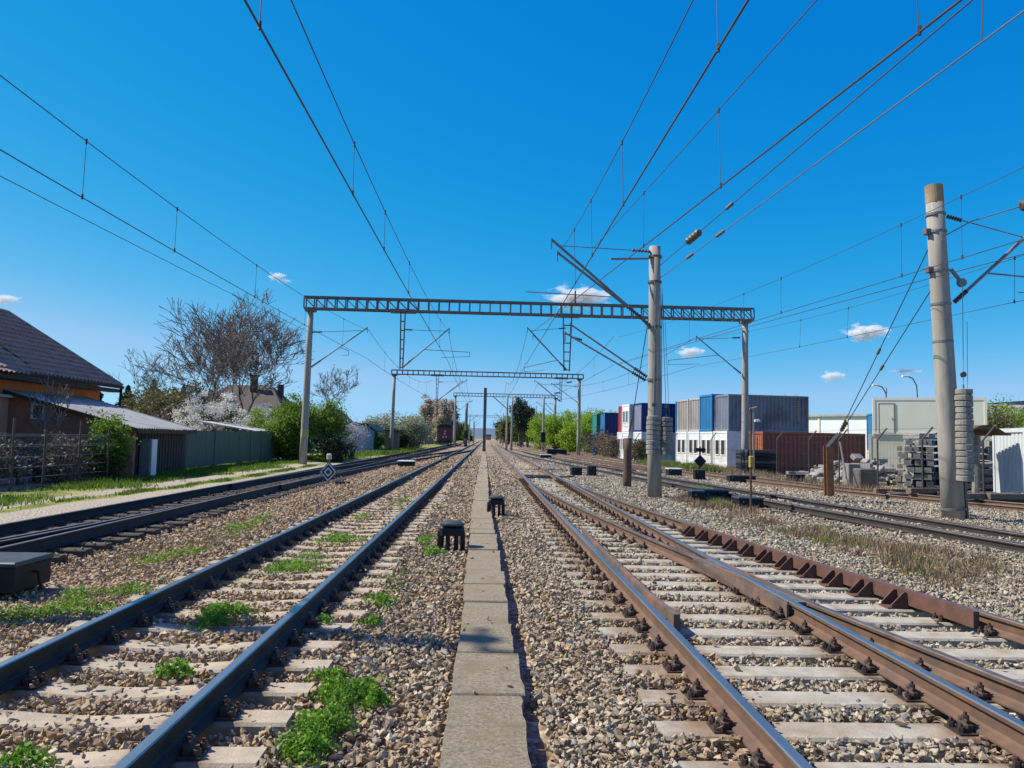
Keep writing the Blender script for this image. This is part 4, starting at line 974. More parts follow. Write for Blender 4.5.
def office(x, y, z, rz, L, label, m='offwhite', H=2.6, W=2.44, endwin=1, sidewin=0, door=False, blinds=True, group='site office containers'):
    e = empty('office_container', (x,y,z), label, 'office container', group)
    T = Matrix.Translation((x,y,z)) @ Matrix.Rotation(rz, 4, 'Z')
    MB(T).box(.03,L-.03,.03,W-.03,.06,H-.05).build('wall', m, e)
    f = MB(T)
    for xx in (0, L-.16):
        for yy in (0, W-.16): f.box(xx,xx+.16,yy,yy+.16,0,H)
    for zz in (0.004, H-.184):
        for yy in (0.004, W-.164): f.box(.16,L-.16,yy,yy+.16,zz,zz+.18)
        for xx in (0.004, L-.164): f.box(xx,xx+.16,.16,W-.16,zz,zz+.18)
    f.build('frame', m, e)
    def win(face, a, b, z0, z1):
        w = MB(T); g_ = MB(T)
        def bx(mb, a0, a1, c0, c1, p, q):
            if face == 'end': mb.box(p, q, a0, a1, c0, c1)
            else: mb.box(a0, a1, p, q, c0, c1)
        for a0, a1, c0, c1 in ((a,b,z0,z0+.06),(a,b,z1-.06,z1),(a,a+.06,z0+.06,z1-.06),(b-.06,b,z0+.06,z1-.06)): bx(w, a0, a1, c0, c1, -.02, .05)
        bx(g_, a+.06, b-.06, z0+.06, z1-.06, .005, .028); o = w.build('window', 'whitep', e); g_.build('pane', 'glass', o)
    for k in range(endwin):
        a = .35+k*(W-.5)/max(1,endwin)
        win('end', a-.02, a+.72, .85, 2.0)
        if endwin == 1: win('end', 1.32, 2.06, .85, 2.0)
    for k in range(sidewin): win('side', .6+k*1.7, 1.5+k*1.7, .9, 2.0)
    if door: 
        d = MB(T); d.box(.45,1.35,-.012,.028,.12,2.12); o = d.build('door', m, e); MB(T).box(1.22,1.27,-.05,-.013,1.05,1.15).build('handle', 'steel', o)
        b = MB(T); 
        for a0,a1,c0,c1 in ((.38,.44,.1,2.2),(1.36,1.42,.1,2.2),(.445,1.355,2.13,2.2)): b.box(a0,a1,-.016,.028,c0,c1)
        b.build('door_frame', 'asph', e)
    return e
R7 = math.radians(6)
cx = lambda k: (17.12-.30*k, 54+2.52*k)
for k, (s, en, lab) in enumerate((('bluegrey','slateend','long slate blue container on top of the office row, nearest and corner one'),('blue','blue','bright blue container end in the upper row, beside the slate one'),('grey','grey','dirty grey container in the upper row, right of the palest one'),('grey','grey','pale grey container at the left end of the upper row'))):
    x_, y_ = cx(k); container(x_-(.15 if k == 1 else 0), y_, 2.62, R7, 6.06, lab, s, en, H=2.74 if k == 1 else 2.6, marks=(k == 0), doors=(k in (0,2,3)))
for k in range(4):
    x_, y_ = cx(k); office(x_-.1, y_, 0, R7, 6.06, ('white office container under the slate blue one, with one big window','white office container under the bright blue one','white office container under the dirty grey one','white office container under the palest grey one')[k])
for z, lab in ((0,'lower blue container left of the white office row'),(2.62,'upper blue container left of the white office row')):
    container(17.15, 66, z, R7, 6.06, lab, 'blue', 'blue', H=2.75 if z else 2.6)
office(13.4, 72, 0, R7, 4.5, 'lower white office of the two-storey pair behind the mast', endwin=1); office(13.4, 72, 2.62, R7, 4.5, 'upper white office with windows, top of the two-storey pair', endwin=1)
container(14.0, 69.2, 2.62, R7, 6.06, 'navy container with faded pale end above the white office behind the mast', 'navy', 'slateend'); office(14.0, 69.2, 0, R7, 6.06, 'white office with windows below the navy container', endwin=1)
container(13.6, 75.2, 2.62, R7, 6.06, 'crimson container next to the two-storey offices', 'crimson', 'crimson'); office(13.5, 75.2, 0, R7, 6.06, 'white office below the crimson container')
container(14.2, 92, 2.5, R7, 6.06, 'shaded blue container on the far stack with a bright end', 'navy', 'blue'); container(14.1, 92, -.12, R7, 6.06, 'slate container at the bottom of the far stack', 'navy', 'navy')
container(13.6, 94.8, 2.4, R7, 6.06, 'green container at the far left end of the stacks', 'teal', 'teal'); container(13.6, 94.8, -.12, R7, 6.06, 'blue container beneath the green one', 'blue', 'blue')
container(16.85, 46.5, -.1, R7, 6.75, 'long oxide red container on the ground with an orange end', 'red', 'redend')
MB_ = None
office(27.5, 54, 2.6, -.46, 7.0, 'grey green office container with closed door, on top of the white ones', m='greygreen', endwin=0, door=True)
office(27.3, 54.2, 0, -.46, 2.6, 'cream office container at the left below the grey green one', m='cream', endwin=0); office(29.75, 53.0, 0, -.46, 4.4, 'white office container with dark opening below the grey green one', endwin=0, sidewin=0)
container(29.75, 58.5, 1.4, -.3, 6.06, 'blue container edge behind the grey green office', 'blue', 'blue', H=2.9)
container(29.75, 58.5, -1.2, -.3, 6.06, 'cream container under the blue edge', 'cream', 'cream')
# pale blue kiosk at the right edge
container(17.55, 24.6, -.1, math.radians(-12), 3.0, 'pale blue metal kiosk cut by the right edge', 'skyblue', 'skyblue', H=2.55, W=2.4, name='metal_kiosk', group='small huts')
# big white hall and grey roofed house behind
e = empty('warehouse', (46,100,0), 'long low white warehouse wall behind the red container', 'warehouse')
T_ = Matrix.Translation((39.5,112,0)) @ Matrix.Rotation(-.95, 4, 'Z')
MB(T_).box(0,26,0,12,-.2,5.6).build('wall', 'whitewall', e); MB(T_).box(-.3,26.3,-.3,12.3,5.62,5.9).build('roof', 'sheet', e)
for i in range(6): MB(T_).box(2+4*i,2.25+4*i,-.1,-.02,-.2,5.58).build('pilaster', 'greygreen', e)
def house(name, x0, x1, y0, y1, hw, hr, label, mw, mr, over=.4, axis='x', group=None, hip=0, cat='house'):
    e = empty(name, ((x0+x1)/2,(y0+y1)/2,0), label, cat, group)
    m = MB(); m.box(x0,x1,y0,y1,-.2,hw)
    if axis == 'x' and not hip:
        ym = (y0+y1)/2
        for xx in (x0, x1-.2): m.prism([(xx,y0,hw+.002),(xx,y1,hw+.002),(xx,ym,hr-.15)], None, (.2,0,0))
    if axis == 'y' and not hip:
        xm = (x0+x1)/2
        for yy in (y0, y1-.2): m.prism([(x0,yy,hw+.002),(xm,yy,hr-.15),(x1,yy,hw+.002)], None, (0,.2,0))
    flipn(m.build('wall', mw, e))
    a, b, c, d = x0-over, x1+over, y0-over, y1+over; r = MB(); th = .14
    if axis == 'x':
        ym = (c+d)/2; rx0, rx1 = a+hip, b-hip
        top = [(a,c,hw-.1),(b,c,hw-.1),(b,d,hw-.1),(a,d,hw-.1),(rx0,ym,hr),(rx1,ym,hr)]
    else:
        xm = (a+b)/2; top = [(b,c,hw-.1),(b,d,hw-.1),(a,d,hw-.1),(a,c,hw-.1),(xm,c+hip,hr),(xm,d-hip,hr)]
    fs = [(0,1,5,4),(2,3,4,5),(1,2,5),(3,0,4)]
    lo_ = [(p[0],p[1],p[2]-th) for p in top]
    r.add(top+lo_, fs+[tuple(6+i for i in reversed(f)) for f in fs]+[(i,6+i,6+(i+1)%4,(i+1)%4) for i in range(4)])
    ro = flipn(r.build('roof', mr, e)); return e, ro
e, ro = house('house', 46,53,68,76,3.6,6.0,'small white house with grey roof behind the leaning mast','whitewall','sheet')
MB().box(48.2,49.2,67.93,67.99,1.4,2.6).build('window', 'glass', e)
e, ro = house('hall', 62,80,95,115,5.2,8.2,'dark roofed building above the shrubs at the right edge','asph','black',axis='y', cat='building')
# street lamps behind
def lamp(x, y, h, label, two=False):
    e = empty('street_lamp', (x,y,0), label, 'street lamp', 'street lamps behind the containers')
    pts = [(x,y,-.1),(x,y,h*.75),(x-.1,y,h*.9),(x-.5,y,h*.98),(x-1.0,y,h)]
    MB().tube(pts, .07, 8).build('pole', 'galv', e); MB().bbox(x-1.65,x-.95,y-.15,y+.15,h-.06,h+.12,.05).build('lamp_head', 'whitep', e)
    if two: MB().tube([(x-.05,y,h*.88),(x+.0,y,h*.97)], .05, 6).build('bracket_arm', 'galv', e)
lamp(45.6,80,9.2,'tall curved street lamp above the grey green office'); lamp(44.4,84,8.5,'lower street lamp left of the curved one', True)

# ------------------------------------------------------------------ fence on the right, sleepers, rubble
e = empty('security_fence', (15.6,40,0), 'wire mesh fence on bent posts in front of the container yard', 'fence')
fp = [(15.9,24.2),(15.3,26.6),(15.2,29.5),(15.4,33.2),(15.9,37.5),(16.2,42.5),(16.2,47.5),(15.6,53),(14.4,59),(12.9,66),(11.8,74)]
for x_, y_ in fp: MB().tube([(x_,y_,-.15),(x_,y_,2.0),(x_+.33,y_-.1,2.45)], .034, 7).build('fence_post', 'post_dark', e)
MB().tube([(15.35,33.0,1.9),(14.9,31.3,-.1)], .04, 6).build('strut', 'steel', e)
mb = MB()
for (xa, ya), (xb, yb) in zip(fp, fp[1:]):
    for z in (.1,.7,1.3,1.85): mb.tube([(xa,ya,z),(xb,yb,z)], .0035, 3, cap=False)
    L_ = math.hypot(xb-xa, yb-ya); k = int(L_/.22)
    for i in range(1, k): p = lerp((xa,ya,0),(xb,yb,0),i/k); mb.tube([(p.x,p.y,.1),(p.x,p.y,1.85)], .002, 3, cap=False)
    for q in (2.15,2.4): mb.tube([(xa+.25,ya-.06,q),(xb+.25,yb-.06,q)], .006, 3, cap=False)
mb.build('wire_mesh', 'post_dark', e)
pr = flipn(sleeper_mb(-1.25,1.25,0,.24,.05,top=.0).build('concrete_sleeper', 'weight', origin=(0,0,0)))
STK = [(17.0,29.9,8,3,62,'stack just left of the leaning mast'),(18.0,31.2,9,3,75,'shaded stack left of the leaning mast'),(18.6,28.6,5,2,12,'low stack close to the leaning mast'),(19.9,30.4,8,4,80,'dark stack right of the leaning mast'),(22.4,32.6,9,3,78,'farther stack right of the weights'),(20.3,27.0,4,2,15,'low pale stack near the blue kiosk'),(19.2,34.6,7,2,55,'pale stack behind the nearest one'),(21.4,37.2,8,3,60,'stack in front of the cream cabin'),(24.2,35.6,8,3,70,'rearmost stack right of the leaning mast')]
first = True
for (x_, y_, nl, nw, ang, lab) in STK:
    A_ = math.radians(ang)
    for l in range(nl):
        for w in range(nw):
            off = (w-(nw-1)/2)*.36; a = A_+PI/2
            px, py = x_+math.cos(a)*off+random.gauss(0,.04), y_+math.sin(a)*off+random.gauss(0,.04)
            o = pr if first else pr.copy()
            if not first: col.objects.link(o)
            first = False
            o.location = (px, py, .19+l*.262); o.rotation_euler = (0,0,A_+random.gauss(0,.012))
            tag(o, 'grey concrete sleeper lying in the '+lab, 'sleeper', 'stacked sleepers, '+lab)
for (x_, y_, n_, lab) in ((17.3,24.6,9,'timber and scrap heap at the kiosk foot'),(16.6,27.2,7,'scrap timbers under the sleeper stacks'),(18.3,40.5,12,'grey plank pile before the red container')):
    for i in range(n_):
        a = random.gauss(.15,.25); T = Matrix.Translation((x_+random.uniform(-1.2,1.2), y_+random.uniform(-.5,.5), .0+.11*(i//3))) @ Matrix.Rotation(a, 4, 'Z')
        o = MB(T).bbox(-1.3,1.3,-.12,.12,-.08,.10,.01).build('timber', 'plank' if 'grey' not in lab else 'rubble'); tag(o, 'old timber lying in the '+lab, 'timber', lab)
# rubble heaps as low lumpy mounds of broken concrete
for (x_, y_, rx, ry, h, lab) in ((17.6,36.0,2.4,1.2,.9,'heap of broken concrete behind the fence'),(20.5,42.0,3.2,1.6,1.2,'long pale rubble bank before the red container'),(22.8,37.5,2.2,1.4,.9,'rubble bank beside the cream containers')):
    mb = MB()
    for i in range(90):
        u, t = math.sqrt(random.random()), random.uniform(0, 2*PI); px, py = x_+rx*u*math.cos(t), y_+ry*u*math.sin(t); s = random.uniform(.1,.34)
        T = Matrix.Translation((px, py, h*(1-u*u)*random.uniform(.3,1))) @ Matrix.Rotation(random.random()*6, 4, 'Z') @ Matrix.Rotation(random.random(), 4, 'X'); mb.T = T
        mb.bbox(-s,s,-s*.7,s*.7,-s*.35,s*.35,s*.12)
    mb.T = None; tag(mb.build('rubble', 'rubble'), lab, 'rubble', kind='stuff')
for k, (x_, y_) in enumerate(((14.9,43.6),(15.05,45.0))):
    e = empty('pallet_stack', (x_,y_,0), ('front dark stack of crates before the red container','rear dark stack of crates before the red container')[k], 'crate stack', 'dark crate stacks')
    for i in range(7): MB().bbox(x_,x_+1.7,y_,y_+1.1,.02+.2*i,.19+.2*i,.02).build('crate', 'black' if i % 3 else 'blacklid', e)
o = tag(MB().bbox(16.0,16.55,33.6,34.2,-.1,.95,.03).build('concrete_block', 'weight'), 'square concrete block by the fence strut', 'concrete block')
o = tag(MB().bbox(15.5,16.3,31.6,32.2,-.1,.8,.05).build('metal_bin', 'steel'), 'dark metal bin by the fence strut', 'bin')
e = empty('rusty_shelter', (16.75,25.9,0), 'small rusty curved roof on a thin post beside the kiosk', 'shelter')
MB().tube([(16.05,25.5,-.1),(16.1,25.5,2.1)], .04, 8).build('pole', 'beam_rust', e)
mb = MB(); pts = [(15.95+1.5*t, 2.25+.28*math.sin(PI*min(1,t*1.1))) for t in np.linspace(0,1,9)]
mb.add([(a,yy,z) for yy in (25.1,26.9) for a, z in pts]+[(a,yy,z-.06) for yy in (25.1,26.9) for a, z in pts], [(i,i+1,9+i+1,9+i) for i in range(8)]+[(18+i,27+i,27+i+1,18+i+1) for i in range(8)]+[(i,18+i,18+i+1,i+1) for i in range(8)]+[(9+i,9+i+1,27+i+1,27+i) for i in range(8)]); mb.build('roof', 'post_rust', e)
MB().tube([(16.9,26.2,0),(17.0,26.2,2.2)], .12, 8).build('post', 'weight', e)
# ------------------------------------------------------------------ house with lean-to on the left
H_ = empty('brown_roof_house', (-20.6,26,0), 'orange house under a steep brown tiled hip roof at the left edge', 'house')
MB().box(-27,-17.85,14,36.1,-.2,3.72).build('wall', 'orange', H_)
def tiled(mb, p00, p10, p01, p11, nu, nv, amp=.06):
    """metal tile sheet: waves across the slope and a step at every course"""
    p00, p10, p01, p11 = map(Vector, (p00,p10,p01,p11)); nrm = (p10-p00).cross(p01-p00).normalized()
    if nrm.z < 0: nrm = -nrm
    vs, fs = [], []; nr = nv*2
    for j in range(nr):
        row, t = j//2, j % 2; v = (row+(.999 if t else 0))/nv
        for i in range(nu*4+1):
            u = i/(nu*4); p = p00.lerp(p10, u).lerp(p01.lerp(p11, u), v)
            vs.append(p+nrm*(amp*.7*math.cos(2*PI*i/4)+(.085 if t == 0 else 0)))
    w = nu*4+1
    for j in range(nr-1): fs += [(j*w+i, j*w+i+1, (j+1)*w+i+1, (j+1)*w+i) for i in range(nu*4)]
    mb.add(vs, fs)
mb = MB()
ex, ez, ye, rx, rz_, ry = -17.2, 3.78, 36.85, -20.6, 6.60, 33.45
tiled(mb, (ex,12,ez), (ex,ye,ez), (rx,12,rz_), (rx,ry,rz_), 84, 13)
ro = mb.build('roof', 'tile', H_)
mb = MB(); mb.add([(ex,ye,ez),(rx-3.3,ye,ez),(rx,ry,rz_)], [(0,1,2)]); mb.add([(rx-3.3,ye,ez),(rx-3.3,12,ez),(rx,12,rz_),(rx,ry,rz_)], [(0,1,2,3)]); mb.build('roof_back', 'tile', ro)
mb = MB(); mb.tube([(ex,ye,ez+.06),(rx,ry,rz_+.06)], .07, 6); mb.tube([(rx,ry,rz_+.06),(rx,12,rz_+.06)], .08, 6); mb.build('ridge_cap', 'tile', ro)
MB().tube([(ex+.03,12,ez-.05),(ex+.03,ye,ez-.05)], .075, 8).build('gutter', 'black', H_)
MB().box(ex-.55,ex-.06,12,ye-.1,ez-.30,ez-.14).build('soffit', 'darkwood', H_)
MB().tube([(ex-.02,ye-.05,ez-.1),(ex-.05,ye-.05,2.9),(ex-.0,ye-.1,2.75)], .065, 8).build('downpipe', 'black', H_)
ch = MB().box(-19.6,-18.9,28.4,29.1,4.6,6.75).build('chimney', 'brickwall', ro); MB().box(-19.68,-18.82,28.3,29.2,6.75,6.9).build('chimney_cap', 'black', ch)
MB().bar((-17.6,30.0,4.16),(-18.9,28.9,5.3),.07,.05).build('flashing', 'black', ro)
mb = MB(); tiled(mb, (-16.7,20,3.62), (-16.7,28.6,3.62), (-17.4,20,4.02), (-17.4,28.6,4.02), 30, 2); cp = mb.build('porch_roof', 'tile', H_); MB().box(-17.3,-16.66,20,28.6,3.44,3.56).build('fascia', 'black', cp)
L_ = empty('lean_to_shed', (-15.5,33,0), 'lean-to shed with grey metal roof and dark wooden side beside the house', 'shed')
mb = MB(); mb.prism([(-18.1,29.3,-.2),(-13.15,29.3,-.2),(-13.15,29.3,1.84),(-18.1,29.3,3.05)], None, (0,.2,0)); mb.build('gable_wall', 'brickwall', L_)
MB().box(-13.3,-13.12,29.52,34.3,-.2,1.72).build('side_wall', 'darkwood', L_)
mb = MB()
for i in range(16): mb.box(-13.115,-13.095,29.6+.28*i,29.6+.28*i+.03,-.1,1.7)
mb.build('battens', 'darkwood', L_)
mb = MB(); n = 27; vs = []
for x_, z_ in ((-12.85,1.80),(-18.0,3.17)):
    for i in range(n*4+1): vs.append((x_, 29.0+5.75*i/(n*4), z_+(.03 if i % 4 in (1,2) else 0)))
k = n*4+1; mb.add(vs, [(i,k+i,k+i+1,i+1) for i in range(k-1)]); lr = mb.build('roof', 'sheet', L_)
MB().bar((-12.87,29.0,1.74),(-18.0,29.0,3.11),.05,.12).build('barge_board', 'darkwood', lr)
MB().bar((-12.87,34.75,1.80),(-18.0,34.75,3.17),.10,.10).build('barge_board', 'rubble', lr)
MB().box(-12.93,-12.86,29.0,34.75,1.62,1.78).build('eaves_board', 'darkwood', lr)
w = MB(); 
for a0,a1,c0,c1 in ((-16.95,-16.45,2.05,2.12),(-16.95,-16.45,2.58,2.65),(-16.95,-16.87,2.12,2.58),(-16.53,-16.45,2.12,2.58)): w.box(a0,a1,29.24,29.33,c0,c1)
wo = w.build('window', 'whitep', L_); MB().box(-16.87,-16.53,29.265,29.29,2.12,2.58).build('pane', 'glass', wo)
N_ = empty('annex', (-19.5,27.5,0), 'salmon plastered annex wall with pale sheet roof at the left edge', 'annex')
MB().box(-23,-17.75,27.2,29.2,-.2,2.82).build('wall', 'pink', N_); MB().prism([(-23,26.9,2.83),(-17.5,26.9,2.83),(-17.5,26.9,2.93),(-23,26.9,3.05)], None, (0,2.3,0)).build('roof', 'sheetwhite', N_)
e = empty('metal_cabinet', (-12.8,29.8,0), 'tall grey metal cabinet with a white door in front of the dark shed', 'cabinet')
MB().bbox(-13.05,-12.62,29.6,30.1,-.05,1.42,.02).build('body', 'galv', e); MB().box(-12.61,-12.585,29.63,30.07,.05,1.40).build('door', 'whitep', e)
# garden fence with wire, clutter behind it
e = empty('garden_fence', (-13.4,20,0), 'low wire garden fence on thin rusty posts before the house', 'fence')
mb = MB()
for i, y_ in enumerate((15.0,17.5,20.0,22.2,23.7,25.6,27.4)):
    MB().tube([(-13.45+.05*i,y_,-.15),(-13.45+.05*i,y_,1.75+.25*(i%2))], .035, 6).build('fence_post', 'post_rust', e)
for z in (.3,.6,.9,1.2,1.25,1.5,1.55): mb.tube([(-13.45,15,z),(-13.15,27.4,z)], .008, 3)
for i in range(90): mb.tube([(-13.45+.3*i/90,15+12.4*i/90,.9),(-13.45+.3*i/90,15+12.4*i/90,1.55)], .006, 3)
mb.build('wire_mesh', 'galv', e)
for (x_, y_, s, rz, m, lab) in ((-14.9,24.6,.5,.2,'rubble','grey crate among the clutter behind the garden fence'),(-14.5,26.4,.55,-.1,'sheetwhite','second pale crate farther along the garden fence'),(-15.4,22.4,.5,.4,'plank','darker box near the left edge behind the garden fence')):
    e = empty('yard_crate', (x_,y_,0), lab, 'crate'); T = Matrix.Translation((x_,y_,0)) @ Matrix.Rotation(rz,4,'Z'); MB(T).bbox(-s,s,-.3,.3,.42,.85,.02).build('body', m, e)
    for a in (-s+.06, s-.12): MB(T).box(a,a+.06,-.25,.25,-.1,.42).build('leg', 'post_rust', e)
def boards(name, x0, y0, x1, y1, h, label, m, wb=.16, posts=3, cat='fence'):
    e = empty(name, (x0,y0,0), label, cat); mb = MB(); L = math.hypot(x1-x0, y1-y0); n = int(L/wb); d = Vector((x1-x0, y1-y0, 0))/L; A = math.atan2(d.y, d.x)
    mb.T = Matrix.Translation((x0,y0,0)) @ Matrix.Rotation(A, 4, 'Z')
    for i in range(n): mb.box(i*wb+.006, (i+1)*wb-.006, random.uniform(-.006,.006), .03+random.uniform(-.006,.006), .08, h+random.uniform(-.03,.03))
    T = mb.T; mb.build('board_panel', m, e)
    r = MB(T); r.box(0,L,.04,.09,.35,.45); r.box(0,L,.04,.09,h-.4,h-.3); r.build('fence_rail', m, e)
    for i in range(posts+1): MB(T).box(i*L/posts-.06,i*L/posts+.06,-.05,.07,-.1,h+.07).build('fence_post', m, e)
    return e
boards('board_fence', -13.32,34.6, -13.75,43.5, 1.78, 'green board gate section next to the dark shed', 'green', .2, 2, 'gate')
boards('board_fence', -13.8,43.7, -13.9,54.5, 1.82, 'longer green board fence leading to the shrubs', 'green', .17, 5)
e = empty('shed_roof', (-16,47,0), 'pale low outbuilding roof just above the green fence', 'outbuilding'); MB().box(-17.5,-14.6,48.5,53.5,-.1,1.72).build('wall', 'darkwood', e); MB().prism([(-17.8,48.3,2.35),(-14.3,48.3,1.82),(-14.3,48.3,1.88),(-17.8,48.3,2.41)], None, (0,5.4,0)).build('roof', 'sheetwhite', e)
# old brown house behind the trees, blue shed, farther roofs
e, ro = house('old_house', -29,-18.5,72,84,2.8,6.5,'old house with weathered brown roof behind the bare trees','cream','tile_old',axis='x',hip=3.5)
c_ = MB().box(-23.4,-22.8,76.7,77.3,5.8,7.3).build('chimney','post_rust',ro); MB().box(-23.5,-22.7,76.6,77.4,7.3,7.45).build('chimney_cap','black',c_); MB().box(-20.9,-20.4,77.4,78.0,4.6,6.6).build('chimney','post_rust',ro)
e, ro = house('cottage', -21,-16.5,92,100,2.6,4.9,'small grey gabled cottage above the white bush','rubble','tile_old',axis='y')
e = empty('blue_shed', (-13.8,88,0), 'faded blue plank shed with a dark sloping roof', 'shed')
MB().prism([(-15.2,84.4,-.1),(-12.3,84.4,-.1),(-12.3,84.4,2.3),(-13.0,84.4,2.85),(-15.2,84.4,2.75)], None, (0,8,0)).build('wall', 'shedblue', e)
MB().prism([(-15.4,84.2,2.78),(-13.0,84.2,2.9),(-12.0,84.2,2.2),(-12.0,84.2,2.3),(-13.0,84.2,3.05),(-15.4,84.2,2.93)], None, (0,8.4,0)).build('roof', 'black', e)
MB().box(-12.28,-12.25,86,90.5,.0,2.1).build('door', 'skyblue', e)
e = empty('wooden_hut', (-11.4,96,0), 'narrow brown plank hut between the blue shed and the hedge', 'hut'); MB().box(-12.4,-10.8,95,97,-.1,2.4).build('wall', 'plank', e); MB().prism([(-12.6,94.8,2.4),(-10.6,94.8,2.2),(-10.6,94.8,2.3),(-12.6,94.8,2.5)], None, (0,2.4,0)).build('roof', 'black', e)
# maroon wagon
e = empty('boxcar', (-8.0,150,0), 'maroon covered freight wagon seen from its end on the far left track', 'freight wagon')
n = 10; arc = [(-8+1.45*math.cos(PI*t/n), 3.55+.55*math.sin(PI*t/n)) for t in range(n+1)]
MB().prism([(-9.45,149.5,.95),(-6.55,149.5,.95)]+[(a,149.5,z) for a, z in arc], None, (0,13,0)).build('body', 'wagon', e)
MB().prism([(a,149.4,z+.02) for a, z in [(-8+1.55*math.cos(PI*t/n), 3.55+.60*math.sin(PI*t/n)) for t in range(n+1)]], None, (0,13.2,0)).build('roof', 'black', e)
mb = MB(); mb.box(-9.3,-6.7,149.6,162.4,.65,.95); mb.build('underframe', 'black', e)
for x_ in (-8.7,-7.3): MB().tube([(x_,149.2,.95),(x_,149.6,.95)], .2, 10).build('buffer', 'black', e)
for y_ in (152,160):
    for x_ in (-8.75,-7.25): MB().tube([(x_-.06,y_,.5),(x_+.06,y_,.5)], .48, 14).build('wheel', 'steel', e)
mb = MB()
for x_, z0, z1 in ((-8.25,1.6,1.95),(-7.75,1.6,1.95),(-8.0,2.2,2.5),(-7.9,2.7,3.0)): mb.box(x_-.15,x_+.15,149.44,149.49,z0,z1)
mb.build('marking', 'pink', e)
e = empty('low_building', (-15,190,0), 'long low grey building behind the maroon wagon', 'building'); MB().box(-24,-9.5,186,198,-.2,2.9).build('wall', 'rubble', e); MB().box(-24.4,-9.1,185.6,198.4,2.92,3.3).build('roof', 'asph', e)
e = empty('station_building', (2,760,0), 'tiny reddish building where the rails vanish', 'building'); MB().box(0,5,760,770,-.3,4.0).build('wall', 'brickwall', e); MB().box(-.5,5.5,759.5,770.5,4.02,5.2).build('roof', 'tile_old', e)

# ------------------------------------------------------------------ trees and shrubs
def shrub(name, base, r, n, leaf, m, label, k=40, rc=.28, stems=5, group=None, cat='shrub', zc=None, hollow=.45, bark='bark', sq=1.0):
    bx, by = base; e = empty(name, (bx,by,0), label, cat, group); zc = r[2] if zc is None else zc
    P, rn = crown_points((bx,by,zc), r, n, k, rc*min(r), hollow, sq); P[:,2] = np.maximum(P[:,2], -.02)
    V, F = leaf_quads(P, leaf); np_mesh('crown', V, F, rn, m, e)
    mb = MB()
    for i in range(stems):
        a = random.uniform(0, 2*PI); q = Vector((bx+.55*r[0]*math.cos(a), by+.55*r[1]*math.sin(a), zc+random.uniform(-.2,.5)*r[2])); s = Vector((bx+.08*math.cos(a)*r[0], by+.08*math.sin(a)*r[1], -.1))
        mb.tube([s, lerp(s,q,.5)+Vector((random.gauss(0,.06),random.gauss(0,.06),.1*r[2])), q], [.05*zc**.5,.03*zc**.5,.008], 5)
    mb.build('trunk', bark, e); return e
bare_tree('bare_tree', (-18.3,60,0), 13.0, 19, 'right-hand big bare walnut tree above the blossoms', spread=.72, levels=7, r0=.40, first=.13, shrink=.82, kids_=(2,3), up=.20, rmin=.0175, side=.52, n=3)
bare_tree('bare_tree', (-21.6,61,0), 12.6, 96, 'left-hand big bare walnut tree, nearer to the house', spread=.72, levels=7, r0=.40, first=.13, shrink=.82, kids_=(2,3), up=.20, rmin=.0175, side=.52, n=3)
bare_tree('bare_tree', (-27.5,66,0), 7.4, 5, 'smaller bare tree between the house roof and the walnuts', spread=.7, levels=5, r0=.13, first=.25, kids_=(2,3), up=.15)
bare_tree('bare_tree', (-31.5,70,0), 9.2, 8, 'faint bare tree just right of the brown roof', spread=.6, levels=5, r0=.13, first=.28, kids_=(2,3), up=.2)
bare_tree('bare_tree', (-15.2,72,0), 8.4, 31, 'bare bush-like tree right behind the portal pole', spread=.7, levels=6, r0=.14, first=.18, kids_=(2,3), up=.15)
bare_tree('bare_tree', (-15.4,27.6,0), 3.6, 44, 'thin leafless sapling before the house wall', m='barkfar', spread=.6, levels=4, r0=.035, first=.35, kids_=(2,3), up=.3)
bare_tree('bare_tree', (-14.4,20.3,0), 3.2, 46, 'thin leafless sapling close to the left edge', m='barkfar', spread=.6, levels=4, r0=.03, first=.35, kids_=(2,3), up=.3)
for i, (x_, y_, h, sd) in enumerate(((-13.4,172,11,61),(-10.6,176,11.5,62),(-8.2,180,10.5,63),(-12.0,184,10.8,64),(-9.4,170,10,65))):
    shrub('poplar', (x_,y_), (1.75,1.6,h*.46), 3600, .40, 'twigpale', ('leftmost pale bare poplar behind the wagon','tallest pale bare poplar behind the wagon','rightmost pale bare poplar above the wagon','hindmost pale bare poplar behind the wagon','nearest pale bare poplar over the wagon roof')[i], k=90, rc=.22, hollow=.2, group='pale bare poplars behind the wagon', cat='tree', zc=h*.55, bark='barkfar')
# evergreens behind the house
for i, (x_, y_, h, r) in enumerate(((-39.5,86,6.6,3.6),(-37.6,88,7.4,3.9),(-34.0,85,6.4,3.4),(-42.0,84,6.6,3.4),(-35.8,92,7.0,3.6))):
    e = empty('conifer', (x_,y_,0), ('dark conifer second from the house roof','tallest dark conifer left of the walnuts','dark conifer nearest to the walnut trunks','dark conifer nearest to the house roof','hindmost dark conifer behind the walnuts')[i], 'tree', 'dark conifers behind the house')
    n = 7000; t = rng.random(n)**.6; a = rng.random(n)*2*PI; q = r*t*(.55+.45*rng.random(n))*(.75+.25*np.sin(t*38)); P = np.stack([x_+np.cos(a)*q, y_+np.sin(a)*q, h*(1-t*.92)+.1*rng.normal(size=n)], 1)
    V_, F_ = leaf_quads(P, .34); np_mesh('crown', V_, F_, rng.random(n), 'leaf_pine', e); MB().tube([(x_,y_,-.1),(x_,y_,h*.8)], [.16,.01], 7).build('trunk', 'bark', e)
shrub('bush', (-21.8,57.0), (2.6,1.6,1.9), 4200, .17, 'twig', 'tangled brown leafless bush just above the shed eaves', k=60, rc=.2, zc=2.2, stems=9)
